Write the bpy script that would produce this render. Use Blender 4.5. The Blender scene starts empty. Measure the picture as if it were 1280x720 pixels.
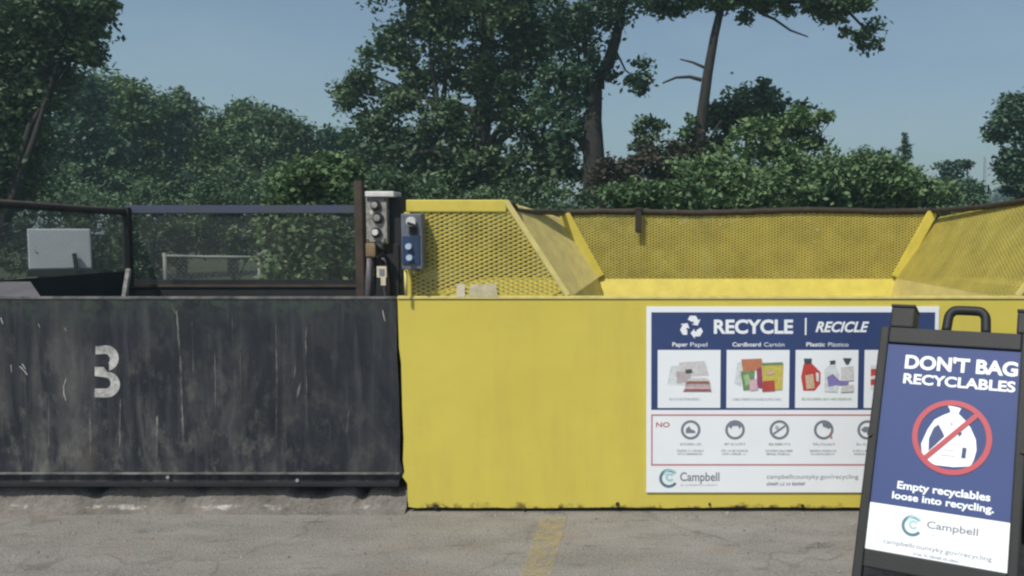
import bpy, bmesh, math, random
import numpy as np
from mathutils import Vector, Matrix
R = math.radians
S = bpy.context.scene
C = S.collection
rng = random.Random(7)
nrg = np.random.default_rng(11)

# ------------------------------------------------------------------ camera, sky, sun, exposure
FPX, CX, CY = 1050.0, 800.0, 360.0          # focal length and principal point, in units of a 1280 wide frame
PITCH = math.atan(70 / FPX)
EYE = Vector((0, 0, 1.6))
cam = bpy.data.cameras.new('camera'); cam_o = bpy.data.objects.new('camera', cam); C.objects.link(cam_o)
cam.sensor_width = 36; cam.lens = 36 * FPX / 1280; cam.shift_x = -(CX - 640) / 1280
cam.clip_start = 0.05; cam.clip_end = 3000
cam_o.location = EYE; cam_o.rotation_euler = (R(90) - PITCH, 0, 0)
S.camera = cam_o

SUN_EL, SUN_AZ = R(56), R(212)               # azimuth from +Y clockwise: behind the camera, to the left
w = bpy.data.worlds.new('World'); S.world = w; w.use_nodes = True
nt = w.node_tree; nt.nodes.clear()
sky = nt.nodes.new('ShaderNodeTexSky'); sky.sky_type = 'NISHITA'; sky.sun_disc = False
sky.sun_elevation = SUN_EL; sky.sun_rotation = SUN_AZ
sky.air_density = 1.0; sky.dust_density = 1.6; sky.ozone_density = 0.7; sky.altitude = 200
bg = nt.nodes.new('ShaderNodeBackground'); bg.inputs[1].default_value = 0.066
out = nt.nodes.new('ShaderNodeOutputWorld')
tcw = nt.nodes.new('ShaderNodeTexCoord'); mpw = nt.nodes.new('ShaderNodeMapping'); mpw.inputs['Scale'].default_value = (1.2, 1.2, 5.0); mpw.inputs['Location'].default_value = (0.35, 0.2, 0.4)
cl = nt.nodes.new('ShaderNodeTexNoise'); cl.inputs['Scale'].default_value = 2.2; cl.inputs['Detail'].default_value = 7; cl.inputs['Roughness'].default_value = 0.55
mr = nt.nodes.new('ShaderNodeMapRange'); mr.inputs[1].default_value = 0.48; mr.inputs[2].default_value = 0.75; mr.inputs[4].default_value = 0.16
mxw = nt.nodes.new('ShaderNodeMix'); mxw.data_type = 'RGBA'; mxw.inputs[7].default_value = (5.6, 6.4, 7.0, 1)   # thin cirrus veil
nt.links.new(tcw.outputs['Generated'], mpw.inputs[0]); nt.links.new(mpw.outputs[0], cl.inputs['Vector']); nt.links.new(cl.outputs[0], mr.inputs[0])
nt.links.new(mr.outputs[0], mxw.inputs[0]); nt.links.new(sky.outputs[0], mxw.inputs[6]); nt.links.new(mxw.outputs[2], bg.inputs[0]); nt.links.new(bg.outputs[0], out.inputs[0])
sun = bpy.data.lights.new('sun', 'SUN'); sun_o = bpy.data.objects.new('sun', sun); C.objects.link(sun_o)
sun.energy = 2.9; sun.angle = R(0.6); sun.color = (1.0, 0.95, 0.86)
sd = Vector((math.sin(SUN_AZ) * math.cos(SUN_EL), math.cos(SUN_AZ) * math.cos(SUN_EL), math.sin(SUN_EL)))
sun_o.rotation_euler = sd.to_track_quat('Z', 'Y').to_euler(); sun_o.location = sd * 40
S.view_settings.view_transform = 'Standard'; S.view_settings.look = 'None'
S.view_settings.exposure = 0.60; S.view_settings.gamma = 1.0
S.cycles.filter_width = 2.3
S.cycles.transparent_max_bounces = 16

# ------------------------------------------------------------------ helpers
def ray(px, py):
    u, v = (px - CX) / FPX, (CY - py) / FPX
    return Vector((u, v * math.sin(PITCH) + math.cos(PITCH), v * math.cos(PITCH) - math.sin(PITCH)))
def at(px, py, Y):
    r = ray(px, py); return EYE + r * (Y / r.y)

def tag(o, label=None, cat=None, group=None, kind=None):
    if label: o['label'] = label
    if cat: o['category'] = cat
    if group: o['group'] = group
    if kind: o['kind'] = kind
    return o
def empty(name, loc, rot=(0, 0, 0)):
    o = bpy.data.objects.new(name, None); C.objects.link(o); o.location = loc; o.rotation_euler = rot
    o.empty_display_size = 0.2
    return o
def link(name, me, mats, parent=None):
    o = bpy.data.objects.new(name, me); C.objects.link(o)
    for m in (mats if isinstance(mats, (list, tuple)) else [mats]): me.materials.append(m)
    if parent:
        o.parent = parent
        if parent.get('_world'): o.matrix_parent_inverse = pmat(parent).inverted()
    return o
def pmat(o):
    m = o.matrix_basis.copy() if True else o.matrix_world
    return (pmat(o.parent) @ o.matrix_parent_inverse @ m) if o.parent else m
def obj(name, bm, mats, parent=None, smooth=False):
    me = bpy.data.meshes.new(name)
    bmesh.ops.recalc_face_normals(bm, faces=bm.faces)
    bm.to_mesh(me); bm.free()
    if smooth:
        for p in me.polygons: p.use_smooth = True
    return link(name, me, mats, parent)
def wthing(name, loc, label, cat, group=None):
    """an Empty at the base of a thing whose parts are modelled in world coordinates"""
    o = empty(name, loc); tag(o, label, cat, group); o['_world'] = 1
    return o
NB = bmesh.new
def box(bm, x0, x1, y0, y1, z0, z1, bev=0.0, mi=0):
    vs = [bm.verts.new((x, y, z)) for x in (x0, x1) for y in (y0, y1) for z in (z0, z1)]
    fs = [bm.faces.new([vs[i] for i in f]) for f in ((0, 1, 3, 2), (4, 6, 7, 5), (0, 4, 5, 1), (2, 3, 7, 6), (0, 2, 6, 4), (1, 5, 7, 3))]
    for f in fs: f.material_index = mi
    if bev:
        es = list({e for f in fs for e in f.edges})
        bmesh.ops.bevel(bm, geom=es, offset=bev, segments=2, affect='EDGES', profile=0.6)
def bar(bm, p0, p1, wd, th, up=(0, 0, 1), bev=0.0):
    """a rectangular bar from p0 to p1: wd across, th along 'up'"""
    p0, p1 = Vector(p0), Vector(p1); d = (p1 - p0).normalized(); up = Vector(up)
    s = d.cross(up).normalized(); u = s.cross(d).normalized()
    vs = [bm.verts.new(p + s * a * wd / 2 + u * b * th / 2) for p in (p0, p1) for a, b in ((-1, -1), (1, -1), (1, 1), (-1, 1))]
    fs = [bm.faces.new([vs[i] for i in f]) for f in ((3, 2, 1, 0), (4, 5, 6, 7), (0, 1, 5, 4), (1, 2, 6, 5), (2, 3, 7, 6), (3, 0, 4, 7))]
    if bev:
        es = list({e for f in fs for e in f.edges})
        bmesh.ops.bevel(bm, geom=es, offset=bev, segments=2, affect='EDGES')
def tube(bm, pts, rad, n=8, cap=True):
    pts = [Vector(p) for p in pts]; rads = rad if isinstance(rad, (list, tuple)) else [rad] * len(pts)
    rings = []; ref = Vector((0.13, 0.21, 0.97))
    for i, p in enumerate(pts):
        d = (pts[min(i + 1, len(pts) - 1)] - pts[max(i - 1, 0)]).normalized()
        r_ = ref if abs(d.dot(ref)) < 0.95 else Vector((1, 0, 0.1))
        a = d.cross(r_).normalized(); b = d.cross(a).normalized()
        rings.append([bm.verts.new(p + (a * math.cos(t) + b * math.sin(t)) * rads[i]) for t in [2 * math.pi * k / n for k in range(n)]])
    for q in range(len(rings) - 1):
        for k in range(n): bm.faces.new((rings[q][k], rings[q][(k + 1) % n], rings[q + 1][(k + 1) % n], rings[q + 1][k]))
    if cap: bm.faces.new(rings[0][::-1]); bm.faces.new(rings[-1])
def prism(bm, poly, thick, mi=0):
    """polygon (3D points, planar) extruded by the vector 'thick'"""
    a = [bm.verts.new(Vector(p)) for p in poly]; b = [bm.verts.new(Vector(p) + Vector(thick)) for p in poly]; n = len(poly)
    fs = [bm.faces.new(a), bm.faces.new(b[::-1])] + [bm.faces.new((a[i], b[i], b[(i + 1) % n], a[(i + 1) % n])) for i in range(n)]
    for f in fs: f.material_index = mi
def disc(bm, c, n, r, h, seg=18, mi=0):
    c = Vector(c); n = Vector(n).normalized(); a = n.orthogonal().normalized(); b = n.cross(a)
    prism(bm, [c + (a * math.cos(t) + b * math.sin(t)) * r for t in [2 * math.pi * k / seg for k in range(seg)]], n * h, mi)

# ------------------------------------------------------------------ materials
def mat(name, col, rough=0.6, var=0.15, scale=6.0, col2=None, stretch=None, bump=0.0, bscale=40.0, metal=0.0, spec=0.4):
    m = bpy.data.materials.new(name); m.use_nodes = True; t = m.node_tree; N = t.nodes; L = t.links
    b = N['Principled BSDF']; b.inputs['Roughness'].default_value = rough; b.inputs['Metallic'].default_value = metal
    b.inputs['Specular IOR Level'].default_value = spec
    tc = N.new('ShaderNodeTexCoord'); mp = N.new('ShaderNodeMapping')
    if stretch: mp.inputs['Scale'].default_value = stretch
    L.new(tc.outputs['Object'], mp.inputs[0])
    no = N.new('ShaderNodeTexNoise'); no.inputs['Scale'].default_value = scale; no.inputs['Detail'].default_value = 7; no.inputs['Roughness'].default_value = 0.62
    L.new(mp.outputs[0], no.inputs['Vector'])
    rp = N.new('ShaderNodeValToRGB'); e = rp.color_ramp.elements
    e[0].position = 0.3; e[1].position = 0.72
    c2 = col2 or tuple(min(1, c * (1 + var)) for c in col)
    e[0].color = (*[c * (1 - var) for c in col], 1); e[1].color = (*c2, 1)
    L.new(no.outputs[0], rp.inputs[0]); L.new(rp.outputs[0], b.inputs['Base Color'])
    if bump:
        n2 = N.new('ShaderNodeTexNoise'); n2.inputs['Scale'].default_value = bscale; n2.inputs['Detail'].default_value = 5
        L.new(tc.outputs['Object'], n2.inputs['Vector'])
        bp = N.new('ShaderNodeBump'); bp.inputs['Strength'].default_value = bump; bp.inputs['Distance'].default_value = 0.01
        L.new(n2.outputs[0], bp.inputs['Height']); L.new(bp.outputs[0], b.inputs['Normal'])
    m['_ramp'] = rp.name
    return m
class NG:
    """small helper to write layered procedural materials"""
    def __init__(s, name):
        s.m = bpy.data.materials.new(name); s.m.use_nodes = True; s.t = s.m.node_tree; s.N = s.t.nodes; s.L = s.t.links
        s.b = s.N['Principled BSDF']; s.tc = s.N.new('ShaderNodeTexCoord')
    def mapped(s, scale=(1, 1, 1), loc=(0, 0, 0), src='Object'):
        mp = s.N.new('ShaderNodeMapping'); mp.inputs['Scale'].default_value = scale; mp.inputs['Location'].default_value = loc
        s.L.new(s.tc.outputs[src], mp.inputs[0]); return mp.outputs[0]
    def noise(s, scale, vec=None, detail=6, rough=0.6, lo=0.4, hi=0.6, dist=0.0):
        n = s.N.new('ShaderNodeTexNoise'); n.inputs['Scale'].default_value = scale; n.inputs['Detail'].default_value = detail
        n.inputs['Roughness'].default_value = rough; n.inputs['Distortion'].default_value = dist
        s.L.new(vec if vec else s.tc.outputs['Object'], n.inputs['Vector'])
        return s.rng(n.outputs[0], lo, hi)
    def rng(s, v, a, b, c=0.0, d=1.0):
        n = s.N.new('ShaderNodeMapRange'); n.inputs[1].default_value = a; n.inputs[2].default_value = b
        n.inputs[3].default_value = c; n.inputs[4].default_value = d; s.L.new(v, n.inputs[0]); return n.outputs[0]
    def math(s, op, a, b):
        n = s.N.new('ShaderNodeMath'); n.operation = op
        for i, v in enumerate((a, b)):
            if isinstance(v, (int, float)): n.inputs[i].default_value = v
            else: s.L.new(v, n.inputs[i])
        return n.outputs[0]
    def mix(s, f, a, b):
        n = s.N.new('ShaderNodeMix'); n.data_type = 'RGBA'
        for i, v in ((0, f), (6, a), (7, b)):
            if isinstance(v, (int, float)): n.inputs[i].default_value = v
            elif isinstance(v, tuple): n.inputs[i].default_value = (*v, 1)
            else: s.L.new(v, n.inputs[i])
        return n.outputs[2]
    def xyz(s, src='Object'):
        n = s.N.new('ShaderNodeSeparateXYZ'); s.L.new(s.tc.outputs[src], n.inputs[0]); return n.outputs
    def bump(s, h, strength=0.3, dist=0.01):
        n = s.N.new('ShaderNodeBump'); n.inputs['Strength'].default_value = strength; n.inputs['Distance'].default_value = dist
        s.L.new(h, n.inputs['Height']); s.L.new(n.outputs[0], s.b.inputs['Normal'])
    def done(s, col, rough=0.6, spec=0.4):
        s.L.new(col, s.b.inputs['Base Color'])
        if isinstance(rough, (int, float)): s.b.inputs['Roughness'].default_value = rough
        else: s.L.new(rough, s.b.inputs['Roughness'])
        s.b.inputs['Specular IOR Level'].default_value = spec
        return s.m

# yellow paint: sheet steel, faint vertical runs, scuffs, rust along the bottom edge
g = NG('yellow_paint')
z = g.xyz()[2]
base = g.mix(g.noise(1.3, lo=0.35, hi=0.65), (0.575, 0.480, 0.080), (0.615, 0.518, 0.090))
base = g.mix(g.math('MULTIPLY', g.noise(9, g.mapped((1, 1, 0.12)), lo=0.5, hi=0.75), 0.22), base, (0.40, 0.33, 0.10))
base = g.mix(g.math('MULTIPLY', g.noise(24, lo=0.60, hi=0.74, detail=3), 0.25), base, (0.60, 0.53, 0.22))
low = g.rng(g.math('ADD', z, g.math('MULTIPLY', g.noise(10, lo=0.3, hi=0.7), 0.07)), 0.045, 0.075, 1.0, 0.0)
base = g.mix(g.math('MULTIPLY', low, g.noise(16, lo=0.42, hi=0.52)), base, (0.06, 0.03, 0.015))
base = g.mix(g.math('MULTIPLY', g.noise(5, g.mapped((.5, 1, 1.4), (3, 0, 1)), lo=0.60, hi=0.72, detail=9, rough=.8), 0.22), base, (0.33, 0.28, 0.12))
base = g.mix(g.math('MULTIPLY', g.noise(30, g.mapped((.25, 1, 1), (6, 0, 1)), lo=0.68, hi=0.76, detail=5, rough=.7), 0.3), base, (0.20, 0.16, 0.07))
g.bump(g.noise(1.7, lo=0.3, hi=0.7, detail=3), 0.13, 0.03)
M_YEL = g.done(base, 0.5, 0.35)
M_YELM = mat('yellow_painted_mesh', (0.47, 0.395, 0.085), 0.55, 0.2, 5)
M_YELE = mat('yellow_painted_edge', (0.58, 0.485, 0.085), 0.5, 0.12, 9)
M_LIP = mat('worn_yellow_edge', (0.60, 0.52, 0.19), 0.5, 0.16, 14)
M_TAN = mat('shaded_side_yellow', (0.52, 0.44, 0.16), 0.6, 0.18, 4, stretch=(6, 1, 1))  # tan yellow for the hopper sides, their weaker sunlight put into the colour
# black paint: pale vertical runs, algae along the top, dust towards the bottom
g = NG('black_weathered_paint')
x0_ = g.xyz()[0]; z = g.xyz()[2]
v1 = g.noise(3.2, g.mapped((1.0, 1, 0.32)), lo=0.44, hi=0.66, dist=0.9, detail=10, rough=0.72)
v2 = g.noise(26, g.mapped((1.0, 1, 0.06)), lo=0.50, hi=0.82, detail=5)
base = g.mix(g.noise(3, lo=0.35, hi=0.65), (0.011, 0.015, 0.022), (0.020, 0.024, 0.033))
lowd = g.math('MULTIPLY', g.rng(z, 0.25, 1.05, 1.0, 0.22), g.rng(x0_, -2.6, -1.6, 1.0, 0.45))
blot = g.noise(1.9, g.mapped((1, 1, .8), (0, 0, 3.1)), lo=0.34, hi=0.58, detail=6, rough=0.7)
base = g.mix(g.math('MULTIPLY', g.math('MULTIPLY', v1, blot), lowd), base, (0.17, 0.163, 0.152))
rag = g.noise(12, g.mapped((1, 1, .6), (4, 0, 1)), lo=0.52, hi=0.72, detail=8, rough=0.75)
base = g.mix(g.math('MULTIPLY', g.math('MULTIPLY', rag, lowd), 0.7), base, (0.19, 0.18, 0.16))
brn = g.noise(2.6, g.mapped((1, 1, .5), (8, 0, 2)), lo=0.56, hi=0.70, detail=8, rough=.7)
base = g.mix(g.math('MULTIPLY', g.math('MULTIPLY', brn, lowd), 0.5), base, (0.085, 0.072, 0.062))
base = g.mix(g.math('MULTIPLY', v2, 0.26), base, (0.17, 0.17, 0.17))
alg = g.math('MULTIPLY', g.rng(g.math('ADD', z, g.math('MULTIPLY', g.noise(5, lo=.3, hi=.7), .12)), 1.10, 1.26, 0.0, 1.0), g.noise(14, lo=0.44, hi=0.60, detail=9, rough=.7))
base = g.mix(g.math('MULTIPLY', alg, 0.75), base, (0.045, 0.065, 0.046))
sp = g.noise(21, g.mapped((1, 1, 0.45), (2, 0, 5)), lo=0.66, hi=0.80, detail=5, rough=0.7)
base = g.mix(g.math('MULTIPLY', sp, 0.35), base, (0.26, 0.27, 0.28))
g.bump(g.noise(3, lo=0.3, hi=0.7, detail=3), 0.16, 0.02)
M_BLK = g.done(base, 0.62, 0.3)
M_BLKE = mat('worn_black_edge', (0.10, 0.105, 0.10), 0.6, 0.5, 12, col2=(0.22, 0.22, 0.21))
M_BLKD = mat('black_steel', (0.016, 0.017, 0.019), 0.6, 0.3, 5)
M_BLKM = mat('black_mesh_steel', (0.07, 0.075, 0.075), 0.6, 0.3, 5)
M_RAIL = mat('blue_grey_rail_paint', (0.11, 0.115, 0.12), 0.5, 0.35, 2.2, col2=(0.055, 0.07, 0.15))
M_RUST = mat('dark_rusty_steel', (0.035, 0.026, 0.018), 0.75, 0.4, 12)
M_RUSTB = mat('brown_rust', (0.06, 0.045, 0.036), 0.8, 0.35, 10)
M_WHITE = mat('white_print', (0.80, 0.84, 0.88), 0.4, 0.03, 3)
M_STENC = mat('white_stencil_paint', (0.42, 0.42, 0.41), 0.7, 0.5, 22, col2=(0.66, 0.66, 0.65))
M_NAVY = mat('navy_print', (0.034, 0.058, 0.165), 0.5, 0.08, 2)
M_NAVY2 = mat('blue_print', (0.034, 0.060, 0.185), 0.6, 0.06, 2)
M_RED = mat('red_print', (0.42, 0.06, 0.08), 0.45, 0.06, 4)
M_PINK = mat('thin_red_line_print', (0.50, 0.16, 0.19), 0.45, 0.05, 4)
M_GREYP = mat('grey_print', (0.19, 0.21, 0.25), 0.45, 0.05, 4)
M_LGREY = mat('light_grey_print', (0.44, 0.46, 0.49), 0.45, 0.05, 4)
M_TEAL = mat('dark_teal_print', (0.09, 0.20, 0.24), 0.45, 0.1, 4)
M_LTEAL = mat('light_teal_print', (0.36, 0.60, 0.62), 0.45, 0.1, 4)
PR = {k: mat('print_' + k, v, 0.5, 0.18, 60) for k, v in dict(orange=(0.50, 0.20, 0.11), green=(0.17, 0.27, 0.14), yellow=(0.55, 0.47, 0.10),
      magenta=(0.30, 0.07, 0.14), crimson=(0.42, 0.07, 0.06), pink=(0.62, 0.42, 0.48), brown=(0.28, 0.13, 0.10), paper=(0.58, 0.57, 0.58), newsprint=(0.45, 0.40, 0.41),
      violet=(0.22, 0.19, 0.44), dark=(0.07, 0.08, 0.10), pale=(0.62, 0.66, 0.68), scarlet=(0.50, 0.06, 0.05), tan=(0.55, 0.43, 0.30), limegreen=(0.35, 0.50, 0.25)).items()}
M_PLAST = mat('black_plastic', (0.013, 0.015, 0.016), 0.6, 0.2, 8, bump=0.15, bscale=140)
M_GREYM = mat('grey_enclosure', (0.20, 0.19, 0.18), 0.6, 0.5, 26, col2=(0.42, 0.41, 0.39))
M_CAPW = mat('pale_cap', (0.62, 0.62, 0.60), 0.5, 0.2, 18)
M_PIPE = mat('grey_conduit', (0.13, 0.12, 0.135), 0.55, 0.3, 10)
M_BLUEB = mat('blue_grey_enclosure', (0.12, 0.135, 0.17), 0.5, 0.25, 14)
M_BLUED = mat('dark_blue_plate', (0.022, 0.045, 0.10), 0.45, 0.2, 14)
M_BTN = mat('pale_blue_button', (0.40, 0.50, 0.62), 0.4, 0.08, 14)
M_DARK = mat('black_rubber', (0.014, 0.014, 0.015), 0.6, 0.2, 10)
M_GALV = mat('galvanised_steel', (0.36, 0.37, 0.38), 0.45, 0.15, 10, metal=0.3)
M_FENCR = mat('weathered_fence_rail', (0.22, 0.23, 0.21), 0.6, 0.35, 3)
M_FENCE = mat('dull_galvanised_wire', (0.13, 0.135, 0.13), 0.6, 0.3, 8)
M_BARK = mat('bark', (0.028, 0.026, 0.024), 0.9, 0.45, 7, stretch=(3, 3, 0.6), bump=0.6, bscale=14)
M_TRAIL = mat('white_trailer_panel', (0.62, 0.68, 0.73), 0.5, 0.06, 3)
M_PALETAG = mat('faded_paper_tag', (0.60, 0.55, 0.42), 0.7, 0.25, 26)

def leafmat(name, dark, light, alt=None):
    g = NG('foliage_' + name)
    a = g.N.new('ShaderNodeAttribute'); a.attribute_name = 'tint'
    c = g.mix(a.outputs['Fac'], dark, light)
    if alt: c = g.mix(g.noise(0.9, lo=0.5, hi=0.66), c, alt)
    m = g.done(c, 0.58, 0.3)
    g.b.inputs['Transmission Weight'].default_value = 0
    tr = g.N.new('ShaderNodeBsdfTranslucent'); g.L.new(c, tr.inputs[0])
    mx = g.N.new('ShaderNodeMixShader'); mx.inputs[0].default_value = 0.22
    o = g.N['Material Output']
    g.L.new(g.b.outputs[0], mx.inputs[1]); g.L.new(tr.outputs[0], mx.inputs[2]); g.L.new(mx.outputs[0], o.inputs[0])
    return m
LF = dict(deep=leafmat('deep_green', (0.036, 0.070, 0.036), (0.135, 0.215, 0.105)),
          blue=leafmat('blue_green', (0.036, 0.074, 0.048), (0.120, 0.205, 0.128)),
          mid=leafmat('mid_green', (0.046, 0.090, 0.038), (0.150, 0.240, 0.100)),
          bright=leafmat('bright_green', (0.065, 0.115, 0.048), (0.165, 0.260, 0.110)),
          red=leafmat('red_brown', (0.030, 0.038, 0.024), (0.098, 0.080, 0.060), (0.040, 0.068, 0.034)))

# ------------------------------------------------------------------ ground
g = NG('ground_surface')
x_, y_, z_ = g.xyz()[:3]
fine = g.noise(60, lo=0.35, hi=0.65, detail=4); med = g.noise(2.2, g.mapped((1, 2.2, 1)), lo=0.36, hi=0.64); grit = g.noise(105, lo=0.42, hi=0.62, detail=3)
a = g.mix(med, (0.172, 0.164, 0.152), (0.265, 0.254, 0.237))
a = g.mix(g.math('MULTIPLY', fine, 0.55), a, (0.34, 0.325, 0.295))
sp2 = g.noise(13, g.mapped((0.7, 1.6, 1), (1, 5, 0)), lo=0.56, hi=0.68, detail=8, rough=.75)
a = g.mix(g.math('MULTIPLY', sp2, 0.5), a, (0.095, 0.092, 0.086))
lp = g.noise(8, g.mapped((0.6, 1.5, 1), (9, 2, 0)), lo=0.58, hi=0.72, detail=8, rough=.75)
a = g.mix(g.math('MULTIPLY', lp, 0.4), a, (0.36, 0.35, 0.32))
a = g.mix(g.math('MULTIPLY', grit, 0.45), a, (0.105, 0.098, 0.088))
patch = g.noise(4.2, g.mapped((0.8, 3.2, 1), (3, 1, 0)), lo=0.60, hi=0.70, detail=5)
a = g.mix(g.math('MULTIPLY', patch, 0.55), a, (0.085, 0.083, 0.080))
stain = g.noise(1.6, g.mapped((1, 2.5, 1), (7.2, 0, 0)), lo=0.58, hi=0.70, detail=4)
a = g.mix(g.math('MULTIPLY', stain, 0.4), a, (0.24, 0.165, 0.115))
vo = g.N.new('ShaderNodeTexVoronoi'); vo.feature = 'DISTANCE_TO_EDGE'; vo.inputs['Scale'].default_value = 0.9
wv = g.N.new('ShaderNodeTexNoise'); wv.inputs['Scale'].default_value = 2.2; wv.inputs['Detail'].default_value = 8
g.L.new(g.tc.outputs['Object'], wv.inputs['Vector'])
va = g.N.new('ShaderNodeVectorMath'); va.operation = 'MULTIPLY_ADD'; va.inputs[1].default_value = (.7, .7, .7)
g.L.new(wv.outputs['Color'], va.inputs[0]); g.L.new(g.tc.outputs['Object'], va.inputs[2]); g.L.new(va.outputs[0], vo.inputs['Vector'])
crack = g.math('MULTIPLY', g.rng(vo.outputs['Distance'], 0.004, 0.016, 1.0, 0.0), g.noise(1.3, lo=0.42, hi=0.58))
a = g.mix(g.math('MULTIPLY', crack, 0.4), a, (0.06, 0.057, 0.052))
grass = g.mix(g.noise(0.7, lo=0.35, hi=0.65), (0.035, 0.050, 0.024), (0.065, 0.078, 0.038))
grass = g.mix(g.noise(30, lo=0.3, hi=0.7), grass, (0.04, 0.055, 0.022))
far = g.rng(g.math('ADD', y_, g.math('MULTIPLY', g.noise(2, lo=0.2, hi=0.8), 1.2)), 9.2, 9.5)
g.bump(g.math('ADD', fine, grit), 0.5, 0.006)
M_GROUND = g.done(g.mix(far, a, grass), 0.9, 0.2)
bm = NB()
xs = [-300, -60, -20, -8, -4, -2, 0, 2, 4, 8, 20, 60, 300]; ys = [-40, 0, 2, 3, 4, 5, 6, 9, 14, 30, 90, 400]
vv = [[bm.verts.new((x, y, 0)) for x in xs] for y in ys]
for j in range(len(ys) - 1):
    for i in range(len(xs) - 1): bm.faces.new((vv[j][i], vv[j][i + 1], vv[j + 1][i + 1], vv[j + 1][i]))
tag(obj('ground', bm, M_GROUND), kind='structure')

# faded yellow parking line running out from the container
g = NG('faded_yellow_marking')
c = g.mix(g.noise(3, lo=0.4, hi=0.6), (0.50, 0.40, 0.14), (0.42, 0.35, 0.18))
al = g.math('MULTIPLY', g.noise(16, lo=0.40, hi=0.62, detail=9, rough=0.8), 0.6)
m = g.done(c, 0.85, 0.2); g.L.new(al, g.b.inputs['Alpha']); M_LINE = m
bm = NB()
L0 = [at(676, 652, 4.60), at(708, 652, 4.60)]
bm.faces.new([bm.verts.new(v) for v in ((-0.555, 4.62, .004), (-0.41, 4.62, .004), (-0.415, 3.0, .004), (-0.56, 3.0, .004))])
tag(obj('painted_line', bm, M_LINE), kind='structure')

# broken concrete kerb under the black container
g = NG('rough_concrete')
c = g.mix(g.noise(5, lo=0.35, hi=0.65), (0.125, 0.114, 0.101), (0.215, 0.198, 0.176))
c = g.mix(g.math('MULTIPLY', g.noise(50, lo=0.45, hi=0.6), 0.4), c, (0.13, 0.125, 0.115))
zz = g.xyz()[2]
wp = g.math('MULTIPLY', g.math('MULTIPLY', g.rng(zz, 0.012, 0.022), g.rng(zz, 0.045, 0.032)), g.noise(4.6, g.mapped((1, 0.6, 2.5), (1.7, 0, 0)), lo=0.53, hi=0.64, detail=9, rough=0.8))
c = g.mix(g.math('MULTIPLY', wp, 0.7), c, (0.62, 0.61, 0.58))
g.bump(g.noise(26, lo=0.2, hi=0.8), 0.7, 0.02)
M_CONC = g.done(c, 0.92, 0.2)
bm = NB(); rows = []
prof = [(4.655, -0.006), (4.69, 0.010), (4.722, 0.030), (4.736, 0.078), (4.755, 0.118), (4.80, 0.134), (4.9, 0.14), (5.6, 0.14)]
nx = 300
import mathutils
for i in range(nx + 1):
    x = -5.6 + (5.6 - 1.338) * i / nx
    n1 = mathutils.noise.noise((x * 2.3, 0, 1)); n2 = mathutils.noise.noise((x * 9, 3, 1))
    br = max(0, mathutils.noise.noise((x * 1.9 + 4.3, 7, 2)) - 0.32) * 0.16
    for xc, dp, wd in ((-3.14, .045, .06), (-2.55, .02, .05), (-1.40, .02, .05), (-1.98, .03, .04), (-1.86, .05, .10)): br += dp * math.exp(-((x - xc) / wd) ** 2)
    br += 0.06 * math.exp(-((x + 1.60) / 0.035) ** 2)
    rows.append([bm.verts.new((x, y + 0.03 * n1 * (k < 4) + 0.012 * n2 * (k < 4) + rng.uniform(-1, 1) * .004, max(-0.01, z + (0.012 * n1 + 0.008 * n2 - br) * (k > 1) + rng.uniform(-1, 1) * .003 * (k > 0)))) for k, (y, z) in enumerate(prof)])
for i in range(nx):
    for k in range(len(prof) - 1): bm.faces.new((rows[i][k], rows[i + 1][k], rows[i + 1][k + 1], rows[i][k + 1]))
tag(obj('concrete_kerb', bm, M_CONC, smooth=True), kind='structure')

# grit and small stones that gather along the foot of the containers
def stones(n, x0, x1, y0, y1, smin, smax, seed):
    r_ = random.Random(seed); bm = NB()
    for k in range(n):
        x = r_.uniform(x0, x1); y = y1 - (y1 - y0) * r_.random() ** 2.2; s_ = smin + (smax - smin) * r_.random() ** 3
        vs = [bm.verts.new((x + s_ * math.cos(t) * r_.uniform(.7, 1.2), y + s_ * math.sin(t) * r_.uniform(.7, 1.2), 0.001)) for t in (0, 1.3, 2.5, 3.8, 5)]
        tp = bm.verts.new((x + r_.uniform(-.3, .3) * s_, y + r_.uniform(-.3, .3) * s_, s_ * r_.uniform(.5, 1.0)))
        for i in range(5): bm.faces.new((vs[i], vs[(i + 1) % 5], tp))
    return bm
tag(obj('gravel', stones(1500, -4.2, 2.6, 3.3, 4.69, .002, .013, 4), mat('loose_grit', (0.15, 0.14, 0.125), 0.9, 0.5, 40, col2=(0.34, 0.32, 0.29))), 'loose grit and small stones scattered along the foot of the containers', 'gravel', kind='stuff')

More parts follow.
